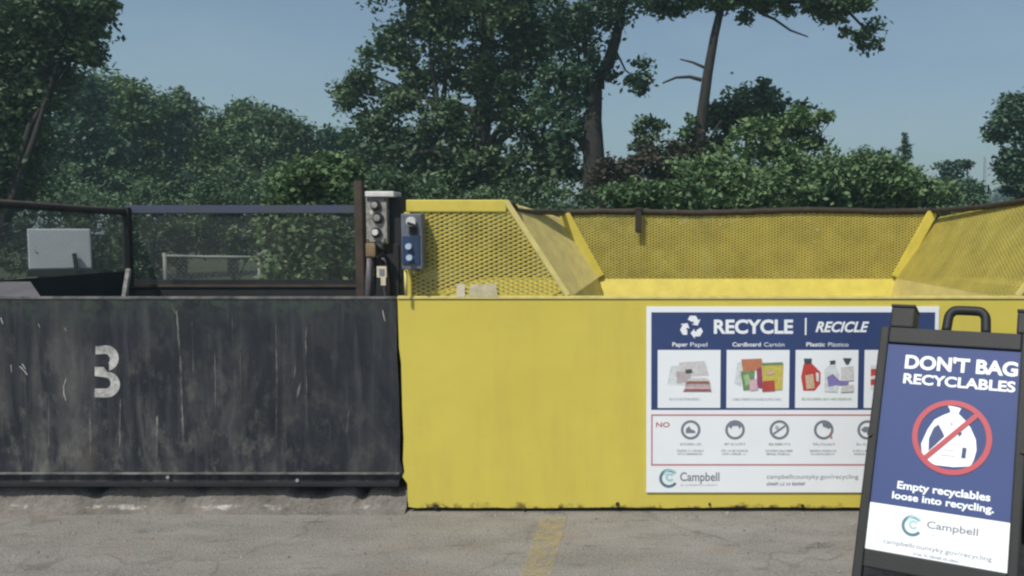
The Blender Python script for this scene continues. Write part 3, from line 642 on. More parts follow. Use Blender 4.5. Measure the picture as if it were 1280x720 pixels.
lettering(rs, 'RECICLE', *[q(x, 0)[0] for x in (1016, 1082)], q(0, 414.5)[1], 13 * SZ, M_WHITE, 0.0072, 0.030, 0.3)
caps = [('Paper', 'Papel', 840, 859, 862, 883), ('Cardboard', 'Cartón', 914, 949, 953, 978), ('Plastic', 'Plástico', 1005, 1028, 1032, 1057), ('Metal', 'Metal', 1095, 1113, 1117, 1135)]
for a, b, x0, x1, x2, x3 in caps:
    lettering(rs, a, q(x0, 0)[0], q(x1, 0)[0], q(0, 432.2)[1], 5.2 * SZ, M_WHITE, 0.0072, 0.02, name='caption')
    lettering(rs, b, q(x2, 0)[0], q(x3, 0)[0], q(0, 432.2)[1], 5.0 * SZ, M_WHITE, 0.0072, 0.0, name='caption')
panels = []
for k, x0 in enumerate((822, 907, 992, 1077)):
    P = Print(0.0068); P.rect(*q(x0, 508.5), *q(x0 + 77.5, 436.5), M_WHITE); panels.append(P.done('picture_panel', rs))
def pp(pts): return [q(x, y) for x, y in pts]
P = Print(0.0076)   # newspapers and magazines
P.poly(pp([(832, 480), (884, 480), (882, 449), (850, 447), (833, 458)]), M_WHITE)
P.poly(pp([(834, 478), (858, 480), (862, 455), (838, 456)]), PR['pale']); P.poly(pp([(850, 470), (885, 468), (880, 450), (848, 452)]), PR['paper'])
P.poly(pp([(845, 463), (862, 464), (864, 475), (846, 478)]), PR['newsprint']); P.poly(pp([(856, 461), (864, 460), (865, 465), (857, 466)]), PR['dark'])
for i, (dy, c) in enumerate(((0, 'brown'), (-3.2, 'pink'), (-6.4, 'newsprint'), (-9.5, 'brown'), (-13, 'paper'))):
    P.poly(pp([(853 + i, 488 + dy), (889 - i * .5, 488 + dy), (886 - i, 484 + dy), (857 + i, 484 + dy)]), PR[c])
P.greek(*[q(x, 0)[0] for x in (836, 876)], q(0, 497.5)[1], 2.4 * SZ, M_LGREY, 3); P.done('printed_picture', panels[0])
P = Print(0.0076)   # cartons
P.poly(pp([(917, 478), (925, 482), (927, 450), (920, 453)]), PR['pale']); P.poly(pp([(925, 448), (950, 447), (953, 461), (927, 463)]), PR['orange'])
P.poly(pp([(924, 463), (942, 462), (940, 486), (928, 487)]), PR['green']); P.poly(pp([(928, 468), (934, 466), (937, 477), (931, 481)]), PR['limegreen'])
P.poly(pp([(950, 456), (977, 453), (976, 486), (952, 487)]), PR['yellow']); P.poly(pp([(950, 452.5), (976, 451.5), (977, 455), (950, 456)]), PR['green'])
P.poly(pp([(944, 460), (950, 457), (952, 484), (945, 483)]), PR['magenta']); P.poly(pp([(935, 474), (944, 472), (946, 486), (936, 487)]), PR['pink'])
P.poly(pp([(952, 475), (966, 474), (967, 487), (951, 488)]), PR['crimson']); P.poly(pp([(955, 463), (964, 461), (966, 466), (956, 468)]), PR['tan'])
P.greek(*[q(x, 0)[0] for x in (914, 976)], q(0, 497.8)[1], 2.4 * SZ, M_LGREY, 5); P.done('printed_picture', panels[1])
P = Print(0.0076)   # plastic bottles
P.poly(pp([(1002, 447), (1012, 447), (1012, 454), (1003, 454)]), PR['dark']); P.poly(pp([(1002, 454), (1013, 454), (1023, 464), (1023, 478), (1016, 487), (1002, 487), (999, 470)]), PR['scarlet'])
P.poly(pp([(1004, 468), (1014, 466), (1016, 484), (1006, 485)]), PR['tan']); P.poly(pp([(1017, 464), (1021, 465), (1021, 476), (1018, 475)]), PR['pale'])
P.poly(pp([(1028, 461), (1034, 454), (1040, 453), (1046, 466), (1044, 489), (1028, 488)]), PR['pale']); P.poly(pp([(1034, 450), (1041, 449), (1041, 454), (1035, 455)]), PR['dark'])
P.poly(pp([(1031, 470), (1038, 466), (1046, 474), (1058, 476), (1057, 480), (1042, 480), (1033, 482)]), PR['violet']); P.poly(pp([(1050, 446.5), (1061, 446.5), (1057, 454), (1054, 454)]), PR['dark'])
P.poly(pp([(1048, 458), (1063, 456), (1064, 474), (1048, 475)]), PR['paper']); P.poly(pp([(1049, 481), (1064, 479), (1064, 488), (1048, 489)]), PR['paper'])
P.greek(*[q(x, 0)[0] for x in (1000, 1062)], q(0, 497.5)[1], 2.4 * SZ, PR['limegreen'], 8); P.done('printed_picture', panels[2])
P = Print(0.0076)   # cans, mostly behind the folding sign
for x0, c in ((1085, 'scarlet'), (1106, 'pale'), (1122, 'violet')):
    P.poly(pp([(x0, 486), (x0 + 13, 486), (x0 + 13, 455), (x0, 455)]), PR['pale']); P.poly(pp([(x0, 480), (x0 + 13, 480), (x0 + 13, 460), (x0, 460)]), PR[c])
    P.poly(pp([(x0, 473), (x0 + 13, 471), (x0 + 13, 467), (x0, 469)]), PR['pale'])
P.done('printed_picture', panels[3])
P = Print(0.0062)   # thin red box round the lower row
for a, b in (((814, 518.4), (1163, 516.6)), ((814, 580.8), (1163, 579)), ((814, 580.8), (815.6, 516.6)), ((1161.4, 580.8), (1163, 516.6))):
    P.rect(*q(a[0], a[1]), *q(b[0], b[1]), M_PINK)
P.done('red_border', rs)
lettering(rs, 'NO', *[q(x, 0)[0] for x in (820, 837)], q(0, 532.6)[1], 6.2 * SZ, M_PINK, 0.0072, 0.02)
for k, x in enumerate((863, 918, 973, 1028, 1082, 1135)):
    P = Print(0.0064); c = q(x, 536); u = SC
    P.ring(c[0], c[1], 9.0 * u, 12.2 * u, M_GREYP)
    if k == 0: P.poly([(c[0] + a * u, c[1] + b * u) for a, b in ((-6, 1), (-2, 5), (0, 1), (5, -1), (6, -4), (-6, -4))], M_GREYP)
    if k == 1: P.poly([(c[0] + a * u, c[1] + b * u) for a, b in ((-9, 6), (-4, 9), (4, 9), (9, 6), (5, 1), (4, 5), (-3, 5), (-5, 1))], M_GREYP)
    if k == 2: P.line((c[0] - 7 * u, c[1] - 5 * u), (c[0] + 7 * u, c[1] + 5 * u), 2.4 * u, M_GREYP); P.disc(c[0] - 3 * u, c[1] + 3 * u, 2.6 * u, M_LGREY)
    if k == 3: P.poly([(c[0] + a * u, c[1] + b * u) for a, b in ((-2, 9), (5, 8), (9, 3), (6, 1), (3, 3), (-1, 4))], M_GREYP); P.line((c[0] + 8 * u, c[1] - 4 * u), (c[0] + 10 * u, c[1] - 11 * u), 2.2 * u, M_PINK)
    if k == 4: P.poly([(c[0] + a * u, c[1] + b * u) for a, b in ((-8, 0), (-4, 4), (4, 4), (8, 0), (4, -3), (-4, -3))], M_GREYP)
    if k == 5: P.rect(c[0] - 4 * u, c[1] - 5 * u, c[0] + 4 * u, c[1] + 5 * u, M_GREYP)
    P.greek(c[0] - 13 * u, c[0] + 14 * u, q(0, 555)[1], 3.4 * SZ, M_LGREY, k); P.greek(c[0] - 17 * u, c[0] + 17 * u, q(0, 563)[1], 2.8 * SZ, M_LGREY, k + 20)
    P.greek(c[0] - 16 * u, c[0] + 15 * u, q(0, 567)[1], 2.8 * SZ, M_LGREY, k + 40)
    P.done('round_icon', rs)
def emblem(parent, c, r, z):
    P = Print(z)
    P.ring(c[0], c[1], r * .70, r, M_TEAL, 40, 325, 30); P.ring(c[0] + r * .10, c[1] + r * .12, r * .22, r * .45, M_LTEAL, 30, 330, 24)
    P.ring(c[0] + r * .1, c[1] + r * .30, r * .50, r * .68, M_LTEAL, 20, 165, 18)
    return P.done('emblem', parent)
emblem(rs, q(836, 597), 12 * SC, 0.0064)
def serif_word(parent, x0, x1, yb, cap, z, m):
    return lettering(parent, 'Campbell', x0, x1, yb, cap, m, z, 0.016)
serif_word(rs, q(850, 0)[0], q(899, 0)[0], q(0, 600.5)[1], 11 * SZ, 0.0066, M_GREYP)
P = Print(0.0062); P.greek(q(851, 0)[0], q(899, 0)[0], q(0, 606.5)[1], 2.6 * SZ, M_LGREY, 4); P.done('small_print', rs)
lettering(rs, 'campbellcountyky.gov/recycling', *[q(x, 0)[0] for x in (958, 1072)], q(0, 597.5)[1], 5.4 * SZ, M_GREYP, 0.0066, 0.0)
P = Print(0.0062); P.greek(q(958, 0)[0], q(1008, 0)[0], q(0, 606)[1], 4.6 * SZ, M_GREYP, 9); P.done('small_print', rs)

# ------------------------------------------------------------------ black folding sidewalk sign in front
W, H = 0.611, 1.005
yaw, lean = R(-28.5), R(24.8)
ex = Vector((math.cos(yaw), math.sin(yaw), 0)); n0 = Vector((math.sin(yaw), -math.cos(yaw), 0))
ey = Vector((0, 0, math.cos(lean))) - n0 * math.sin(lean); en = ex.cross(ey)
cen = EYE + (Vector((1.276, 3.479, 0.686)) - EYE) * 1.1
foot_z = 0.0
drop = (cen.z - foot_z) / math.cos(lean)               # along the face from the poster's middle to the ground
af = empty('folding_sign', (cen.x, cen.y, 0)); af['_world'] = 1
tag(af, 'black plastic folding sidewalk sign with blue DON\'T BAG RECYCLABLES poster in front of the container', 'sidewalk sign')
MF = Matrix((ex, ey, en)).transposed().to_4x4(); MF.translation = cen
def onface(name, bm, m, M_=MF, parent=af):
    bm.transform(M_); return obj(name, bm, m, parent)
fw = 0.040
bm = NB()
box(bm, -W / 2 - fw, -W / 2 + .004, -drop + .01, H / 2 + .078, -.03, .022, 0.008)
box(bm, W / 2 - .004, W / 2 + fw, -drop + .01, H / 2 + .078, -.03, .022, 0.008)
box(bm, -W / 2 + .005, W / 2 - .005, H / 2 - .004, H / 2 + .076, -.03, .020, 0.006)
box(bm, -W / 2 + .005, W / 2 - .005, -H / 2 - .075, -H / 2 + .004, -.03, .020, 0.006)
onface('front_frame', bm, M_PLAST)
bm = NB(); box(bm, -W / 2 + .005, W / 2 - .005, -H / 2 + .005, H / 2 - .005, -.012, .0, 0); onface('backing_board', bm, M_PLAST)
# hinge blocks at the top corners, handle in the middle
for sx in (-1, 1):
    bm = NB(); xa = sx * (W / 2 - .012) + (.046 if sx < 0 else .040); 
    box(bm, xa - .058, xa + .058, H / 2 + .0795, H / 2 + .185, -.11, .012, 0.010)
    box(bm, xa - .060, xa + .060, H / 2 + .186, H / 2 + .202, -.112, .014, 0.006)
    onface('hinge_block', bm, M_PLAST)
bm = NB()
hx, hw = 0.052, 0.090
hy = H / 2 + .0775
pts = [(hx - hw, hy, -.01), (hx - hw + .006, hy + .085, -.012), (hx - hw + .03, hy + .112, -.012), (hx + hw - .03, hy + .112, -.012), (hx + hw - .006, hy + .085, -.012), (hx + hw, hy, -.01)]
hp = []
for i in range(len(pts) - 1):
    for k in range(6): hp.append(Vector(pts[i]).lerp(Vector(pts[i + 1]), k / 6))
hp.append(Vector(pts[-1]))
for _ in range(2): hp = [hp[0]] + [hp[i - 1] * .25 + hp[i] * .5 + hp[i + 1] * .25 for i in range(1, len(hp) - 1)] + [hp[-1]]
tube(bm, hp, 0.023, 12)
for p_ in onface('handle', bm, M_PLAST).data.polygons: p_.use_smooth = True
# rear frame, hinged at the top and leaning the other way
rl = R(15)
top = cen + ey * (H / 2 + .10) - en * .075
ry = Vector((0, 0, math.cos(rl))) + n0 * math.sin(rl); rn = ex.cross(ry)
MR = Matrix((ex, ry, rn)).transposed().to_4x4(); MR.translation = top
rd = top.z / math.cos(rl)
bm = NB()
box(bm, -W / 2 - fw, -W / 2 + .004, -rd + .008, 0, -.03, .02, 0.008); box(bm, W / 2 - .004, W / 2 + fw, -rd + .008, 0, -.03, .02, 0.008)
box(bm, -W / 2 + .005, W / 2 - .005, -.085, -.02, -.028, .018, 0.006); box(bm, -W / 2 + .005, W / 2 - .005, -rd + .09, -rd + .16, -.028, .018, 0.006)
box(bm, -W / 2 + .006, W / 2 - .006, -rd + .161, -.086, -.01, .004)
onface('rear_frame', bm, M_PLAST, MR)
for px, py in ((1093, 553), (1281, 560)):
    bm = NB(); sx = -1 if px < 1200 else 1
    disc(bm, (sx * (W / 2 + .03), 0.03, .021), (0, 0, 1), 0.012, 0.012, 10); onface('rivet', bm, M_DARK)
# poster: its own local frame, x right, y up, z out of the face
po = empty('poster', (0, 0, 0)); po.parent = af; po.matrix_parent_inverse = pmat(af).inverted(); po.matrix_basis = MF
MFi = MF.inverted()
def f(px, py):
    """where a ray meets the poster plane, in poster coordinates"""
    r_ = ray(px, py); t = (cen - EYE).dot(en) / r_.dot(en); p = MFi @ (EYE + r_ * t); return (p.x, p.y)
ST = (f(1088, 630)[1] + f(1269, 652)[1]) / 2
bm = NB(); box(bm, -W / 2 + .004, W / 2 - .004, ST, H / 2 - .006, 0.002, 0.006); obj('blue_sheet', bm, M_NAVY2, po)
bm = NB(); box(bm, -W / 2 + .004, W / 2 - .004, -H / 2 + .006, ST - .0005, 0.002, 0.006); obj('white_sheet', bm, M_WHITE, po)
def ftext(body, lb, rb, lt, m, bold, shear=0.0, squeeze=0.0):
    a, b, c = f(*lb), f(*rb), f(*lt); yb = (a[1] + b[1]) / 2
    return lettering(po, body, a[0], b[0], yb, c[1] - a[1], m, 0.0068, bold, shear)
ftext("DON'T BAG", (1131, 460), (1272, 472.5), (1132.5, 443), M_WHITE, 0.036)
ftext('RECYCLABLES', (1129, 479), (1269, 491.5), (1130.5, 466.5), M_WHITE, 0.030)
ftext('Empty recyclables', (1121.5, 611.5), (1238, 626.5), (1123, 602), M_WHITE, 0.028)
ftext('loose into recycling.', (1115, 624), (1242.5, 641), (1116, 615), M_WHITE, 0.028)
P = Print(0.0064)
Z3 = lambda pts: [f(1120 + x / 6, 490 + y / 6) for x, y in pts]
bag = [(390, 105), (440, 112), (490, 125), (470, 165), (520, 215), (560, 270), (600, 360), (605, 440), (585, 510), (560, 560), (430, 565), (300, 550), (215, 510), (195, 450), (190, 390), (240, 280), (290, 210), (350, 178), (410, 155), (405, 130)]
P.poly(Z3(bag), M_WHITE)
P.poly(Z3([(320, 245), (350, 300), (365, 335), (290, 405), (245, 445), (248, 350), (285, 270)]), M_NAVY); P.poly(Z3([(500, 418), (532, 424), (522, 502), (490, 498)]), M_NAVY)
P.poly(Z3([(455, 300), (500, 308), (478, 342)]), M_NAVY); P.poly(Z3([(350, 430), (440, 440), (440, 446), (350, 437)]), M_LGREY); P.poly(Z3([(330, 470), (450, 482), (450, 488), (330, 477)]), M_LGREY)
P.poly(Z3([(410, 230), (430, 235), (425, 255), (408, 250)]), M_LGREY)
P.done('bag_picture', po)
P = Print(0.0090); c = f(1189.5, 547); rr = (f(1240, 550)[0] - f(1140, 544)[0]) / 2
P.ring(c[0], c[1], rr * .86, rr, M_RED, n=48); a, b = f(1222, 519), f(1155, 574); P.line(a, b, rr * .13, M_RED); P.done('prohibition_ring', po)
e0 = f(1140.5, 657.5); emblem(po, e0, (f(1154, 659)[0] - e0[0]), 0.0066)
a, b, c2 = f(1158.5, 660.5), f(1222.6, 670.3), f(1160, 651.5)
serif_word(po, a[0], b[0], (a[1] + b[1]) / 2, c2[1] - a[1], 0.0068, M_GREYP)
P = Print(0.0064); a, b = f(1158, 670), f(1222, 678); P.greek(a[0], b[0], (a[1] + b[1]) / 2, .008, M_LGREY, 2)
a, b = f(1142, 695), f(1200, 703); P.greek(a[0], b[0], (a[1] + b[1]) / 2, .013, M_GREYP, 12); P.done('small_print', po)
ftext('campbellcountyky.gov/recycling', (1104, 681), (1240, 700), (1105, 675.5), M_GREYP, 0.006)

# ------------------------------------------------------------------ things beyond the containers, seen through the black mesh
FY = 15.0
fn = wthing('chain_link_fence', at(280, 350, FY), 'low grey chain link fence seen through the black mesh hopper', 'fence')
fx0, fx1 = at(203, 320, FY).x, at(365, 320, FY).x; fz = at(280, 321, FY).z
bm = NB(); tube(bm, [(fx0, FY, fz + .02), (fx0 + .8, FY, fz), (fx1, FY, fz - .012)], 0.026, 8); obj('top_rail', bm, M_FENCR, fn, True)
for px in (206, 324):
    x = at(px, 320, FY).x; bm = NB(); tube(bm, [(x, FY, 0), (x, FY, fz + .07)], 0.036, 8); obj('post', bm, M_FENCR, fn, True)
bm = NB()
d = 0.09; x = fx0 - fz
while x < fx1:
    for s_ in (1, -1):
        xa, xb = (x, x + fz) if s_ > 0 else (x + fz, x)
        lo, hi = 0.0, 1.0
        for t_ in (0,):
            if xb > xa: lo = max(lo, (fx0 - xa) / (xb - xa)); hi = min(hi, (fx1 - xa) / (xb - xa))
            else: lo = max(lo, (fx1 - xa) / (xb - xa)); hi = min(hi, (fx0 - xa) / (xb - xa))
        if hi - lo > .02: bar(bm, (xa + (xb - xa) * lo, FY + .003 * s_, fz * lo), (xa + (xb - xa) * hi, FY + .003 * s_, fz * hi), .005, .004, up=(0, 1, 0))
    x += d
obj('wire_mesh', bm, M_FENCE, fn)
TY = 19.0
tr = wthing('box_trailer', at(72, 345, TY), 'pale box trailer end seen through the mesh at the left edge', 'trailer')
a, b = at(36, 337, TY), at(110, 286, TY)
a_tr = a.copy(); b.x = a.x + (b.x - a.x) * 0.87
bm = NB(); box(bm, a.x, b.x, TY, TY + 2.6, a.z, b.z, 0.03); obj('body', bm, M_TRAIL, tr)
bm = NB(); box(bm, a.x - .03, b.x + .03, TY - .05, TY + 2.6, a.z - .16, a.z - .004, 0.01); obj('chassis', bm, M_DARK, tr)
for x in (a.x + .1, b.x - .28):
    bm = NB(); disc(bm, (x, TY + 1.4, .30), (1, 0, 0), .30, .18, 24); wh = obj('wheel', bm, M_DARK, tr)
    bm = NB(); disc(bm, (x - .006, TY + 1.4, .30), (1, 0, 0), .16, .192, 18); obj('rim', bm, M_GALV, wh)
bm = NB(); bar(bm, (b.x - .30, TY - .06, a.z - .05), (b.x - .33, TY - .06, a.z + .36), .09, .05, up=(0, 1, 0)); obj('latch_bar', bm, M_DARK, tr)

# ------------------------------------------------------------------ trees and shrubs
LEAFN, LEAFS = 4.6, 0.49
def leaves(name, blobs, n, size, m, parent, clump=0.32, droop=0.0, holes=0.0, lite=0.0):
    """leaf-sized quads gathered in clumps through ellipsoids (centre, radii)"""
    n = int(n * LEAFN); size = size * LEAFS
    vol = np.array([np.prod(b[1]) ** (2 / 3) for b in blobs]); vol = vol / vol.sum()
    pos = []; tint = []
    for (c, r), f_ in zip(blobs, vol):
        nn = max(24, int(n * f_)); c = np.array(c); r = np.array(r)
        ncl = max(5, int(nn / 105))
        d = nrg.normal(size=(ncl, 3)); d /= np.linalg.norm(d, axis=1)[:, None]
        d *= np.where(nrg.uniform(0, 1, ncl) < .14, nrg.uniform(1.05, 1.38, ncl), nrg.uniform(0.12, 1.04, ncl) ** 0.5)[:, None]
        cc = c + d * r
        cs = np.minimum(clump * nrg.uniform(.5, 1.3, ncl), r.min() * .7)
        k = nrg.integers(0, ncl, nn)
        off = nrg.normal(size=(nn, 3)) * cs[k][:, None] * np.array([.62, .62, .42])
        p = cc[k] + off; p[:, 2] -= droop * np.linalg.norm(off[:, :2], axis=1)
        ct = nrg.uniform(0, 1, ncl)  # light and dark clumps of the crown, put into leaf colour at random
        pos.append(p); tint.append(np.clip(ct[k] ** 1.2 * .70 + nrg.uniform(0, .30, nn) + lite, 0, 1))
    p = np.concatenate(pos); tint = np.concatenate(tint); N = len(p)
    ax = nrg.normal(size=(N, 3)); ax /= np.linalg.norm(ax, axis=1)[:, None]
    nr = nrg.normal(size=(N, 3)); nr[:, 2] = np.abs(nr[:, 2]) + .4
    b = np.cross(nr, ax); b /= np.linalg.norm(b, axis=1)[:, None]
    a = np.cross(b, nr); a /= np.linalg.norm(a, axis=1)[:, None]
    s = size * nrg.uniform(.6, 1.35, N)[:, None]
    v = np.stack([p - a * s * .62, p - b * s * .34 + a * s * .02, p + a * s * .62, p + b * s * .34 - a * s * .05], 1).reshape(-1, 3)
    me = bpy.data.meshes.new(name); me.vertices.add(4 * N); me.vertices.foreach_set('co', v.ravel())
    me.loops.add(4 * N); me.loops.foreach_set('vertex_index', np.arange(4 * N)); me.polygons.add(N); me.polygons.foreach_set('loop_start', np.arange(0, 4 * N, 4))
    me.update(calc_edges=True)
    at_ = me.attributes.new('tint', 'FLOAT', 'FACE'); at_.data.foreach_set('value', tint)
    return link(name, me, m, parent)
def B(px, py, rx, ry, Y, dy=0.0, deep=0.8):
    c = at(px, py, Y + dy); k = Y / FPX
    return ((c.x, c.y, c.z), (rx * k, max(rx, ry) * k * deep, ry * k))
def branches(bm, trunk, blobs, n, r0, seed):
    r_ = random.Random(seed); T = [Vector(p) for p in trunk]
    for k in range(n):
        c, rad = blobs[r_.randrange(len(blobs))]
        e = Vector([c[i] + rad[i] * r_.uniform(-.75, .75) for i in range(3)])
        i = r_.randrange(len(T) - 1); s0 = T[i].lerp(T[i + 1], r_.random())
        if s0.z > e.z: s0 = T[0].lerp(T[-1], .5) if T[0].lerp(T[-1], .5).z < e.z else T[0].lerp(T[-1], .3)
        mid = s0.lerp(e, .5) + Vector((r_.uniform(-1, 1), r_.uniform(-1, 1), r_.uniform(0, 1))) * (e - s0).length * .12
        tube(bm, [s0, mid, e], [r0 * r_.uniform(.35, .6), r0 * .25, r0 * .08], 5, False)
def tree(name, label, cat, base_px, Y, blobs_px, n, size, lf, trunk_top=None, tr=0.16, group=None, clump=0.32, droop=0.0, limbs=(), nb=14, extra=None, lite=0.0, trunk_pts=None):
    blobs = [B(b[0], b[1], b[2], b[3], Y, *(b[4:])) for b in blobs_px]
    bx = at(base_px, 300, Y).x
    t = wthing(name, (bx, Y, 0), label, cat, group)
    leaves('crown' if cat == 'tree' else 'foliage', blobs, n, size, LF[lf], t, clump, droop, lite=lite)
    bm = NB()
    if trunk_pts: tp = [(bx, Y, -.05)] + [tuple(at(x, y, Y)) for x, y in trunk_pts]
    else:
        tt = at(trunk_top[0], trunk_top[1], Y); tp = [(bx, Y, -.05), (bx + (tt.x - bx) * .3, Y, tt.z * .35), (bx + (tt.x - bx) * .7, Y + .1, tt.z * .7), tuple(tt)]
    rr = [tr * (1.25 - .75 * i / (len(tp) - 1)) for i in range(len(tp))]
    tube(bm, tp, rr, 10, False)
    for pts, w0 in limbs:
        P_ = [at(x, y, Y) for x, y in pts]; tube(bm, P_, [w0 * (1 - .6 * i / (len(P_) - 1)) for i in range(len(P_))], 7, False)
    branches(bm, tp, blobs, nb, tr, sum(map(ord, name)) % 7 + int(base_px))
    obj('trunk' if cat == 'tree' else 'stem', bm, M_BARK, t, True)
    return t

tree('broadleaf_tree', 'big dark leafy tree filling the upper middle, left of the forked bare trunk', 'tree', 590, 21, [
     (610, 20, 80, 40), (540, 25, 40, 30), (503, 50, 30, 24), (470, 62, 22, 20), (458, 98, 24, 16), (437, 118, 18, 14), (455, 140, 30, 20), (530, 92, 32, 26), (580, 88, 40, 26), (560, 150, 44, 30), (640, 108, 40, 26), (665, 160, 44, 34), (690, 50, 44, 34), (655, 60, 36, 26), (470, 178, 34, 24), (520, 190, 40, 26), (580, 205, 50, 30), (650, 215, 50, 30), (540, 232, 60, 28), (620, 240, 70, 24), (590, -40, 120, 46), (708, 205, 24, 34), (465, 222, 38, 28), (705, 105, 26, 26), (500, 128, 24, 18), (610, 140, 26, 18)],
     12500, .25, 'deep', (610, 20), .26, clump=.34, nb=30)
tree('forked_tree', 'tall tree with a thick dark trunk forking against the sky, centre', 'tree', 745, 19, [
     (735, 15, 50, 30), (800, -4, 50, 20), (722, 75, 34, 40), (797, 97, 23, 14), (770, -50, 90, 40), (700, 120, 35, 35), (705, 165, 22, 18), (765, 95, 8, 8), (833, 8, 18, 12)],
     3000, .24, 'blue', tr=.26, clump=.3, nb=0, trunk_pts=[(744, 240), (742, 190), (741, 150), (744, 112), (752, 92)],
     limbs=[([(748, 108), (760, 82), (770, 48), (776, 18), (788, -40)], .17), ([(743, 135), (736, 90), (728, 40)], .12), ([(741, 205), (728, 178), (712, 158), (690, 140)], .13), ([(768, 60), (782, 88), (795, 98)], .03)])
tree('slender_tree', 'slender bare tree trunk with dead side branches and leaves only at the top', 'tree', 866, 18, [
     (878, 4, 30, 14), (935, 2, 52, 12), (1005, 4, 45, 12), (1058, 14, 26, 15), (1084, 42, 20, 15), (985, -34, 110, 26), (900, -30, 60, 25), (862, 168, 12, 18), (1070, 0, 30, 14), (1098, 55, 8, 7)],
     3000, .22, 'mid', tr=.13, clump=.24, nb=0, trunk_pts=[(868, 225), (873, 190), (878, 140), (885, 90), (893, 45), (903, 2), (916, -60)],
     limbs=[([(877, 100), (862, 96), (845, 97), (828, 104)], .045), ([(882, 85), (866, 78), (850, 74)], .035), ([(948, 15), (968, 24), (988, 38), (1010, 46)], .035), ([(903, 5), (940, 2), (1000, 2), (1060, 14), (1085, 40)], .06), ([(874, 185), (888, 172), (902, 150)], .05)])
tree('leafy_sapling', 'small dark crown just right of the slender bare trunk', 'tree', 925, 20, [(935, 140, 42, 22), (980, 148, 28, 24), (903, 145, 20, 22), (957, 118, 16, 12), (890, 185, 20, 18), (915, 170, 18, 10)], 1700, .23, 'deep', (940, 130), .09, clump=.28, nb=12)
tree('leafy_sapling', 'pale green young tree with outstretched tufts right of the dark crown', 'tree', 960, 16.5, [(960, 172, 42, 26), (1000, 158, 26, 20), (1030, 149, 17, 9), (1012, 178, 22, 11), (945, 205, 40, 22), (985, 200, 22, 18)], 1150, .2, 'bright', (985, 150), .06, clump=.24, nb=14)
tree('twiggy_sapling', 'thin dark twiggy sapling between the forked and the slender trunk', 'tree', 812, 19, [(800, 165, 10, 14), (818, 158, 12, 14), (812, 185, 20, 12)], 330, .2, 'deep', (815, 165), .04, clump=.2, nb=8)
# shrub row behind the yellow hopper
for (lab, bx, Y, bl, n, s, lf) in (
    ('red brown shrub below the forked trunk', 795, 18, [(775, 222, 32, 24), (815, 212, 38, 20), (850, 205, 28, 30), (790, 200, 14, 12)], 1900, .19, 'red'),
    ('low green shrub behind the hook on the yellow mesh', 805, 14, [(800, 246, 45, 16), (835, 244, 40, 18)], 1100, .17, 'mid'),
    ('bright green shrub below the slender bare trunk', 895, 15, [(890, 228, 46, 30), (860, 246, 40, 18), (930, 240, 36, 24)], 2000, .18, 'bright'),
    ('rounded green shrub below the pale young tree', 975, 15.5, [(975, 238, 48, 24), (1005, 226, 36, 26)], 1700, .18, 'mid'),
    ('tall fresh green shrub right of the pale young tree', 1055, 16, [(1045, 218, 42, 28), (1075, 226, 40, 32), (1040, 244, 50, 18)], 2100, .18, 'bright'),
    ('green shrub in front of the pointed spruce', 1120, 16, [(1115, 232, 42, 28), (1150, 244, 34, 16), (1105, 215, 24, 18)], 1500, .18, 'mid'),
    ('dark blue green shrub at the right end of the row', 1185, 21, [(1180, 245, 32, 16), (1215, 250, 26, 12)], 800, .18, 'blue')):
    tree('shrub', lab, 'shrub', bx, Y, bl, n, s, lf, (bx + 4, bl[0][1] + 5), .05, 'shrubs behind the yellow container', clump=.22, nb=10)
tree('conifer', 'dark pointed spruce rising above the shrubs at the right', 'tree', 1131, 32, [(1131, y, 2 + (y - 168) * .30, 6) for y in range(171, 262, 6)], 1500, .22, 'blue', (1131, 168), .10, clump=.16, droop=.4, nb=10)
tree('roadside_tree', 'dark rounded treetop between the pale young tree and the spruce', 'tree', 1085, 34, [(1083, 205, 22, 16), (1100, 212, 20, 18), (1075, 228, 34, 22)], 900, .3, 'blue', (1086, 205), .12, clump=.4, nb=8)
tree('roadside_tree', 'small wispy tree between the spruce and the right edge', 'tree', 1192, 30, [(1187, 212, 11, 10), (1204, 207, 9, 6), (1190, 230, 20, 16), (1212, 225, 8, 6)], 420, .26, 'blue', (1190, 212), .08, clump=.26, nb=8)
tree('broadleaf_tree', 'dark tree cut off by the right edge of the picture', 'tree', 1285, 22, [(1262, 140, 20, 14), (1285, 150, 30, 30), (1250, 168, 18, 14), (1272, 200, 20, 22), (1292, 215, 30, 40), (1262, 222, 12, 12)], 2100, .24, 'blue', (1284, 150), .16, clump=.32, nb=14)
tree('broadleaf_tree', 'large overhanging tree at the upper left corner', 'tree', -30, 15, [(35, 10, 70, 38), (100, 8, 34, 26), (108, 45, 22, 26), (30, 60, 40, 34), (70, 95, 22, 20), (18, 110, 48, 40), (-30, 60, 70, 90), (105, 68, 14, 10), (15, 175, 50, 50), (-20, 230, 60, 50), (70, 45, 20, 16), (130, 8, 14, 12)],
     9000, .2, 'deep', (-20, 40), .20, clump=.3, nb=7)
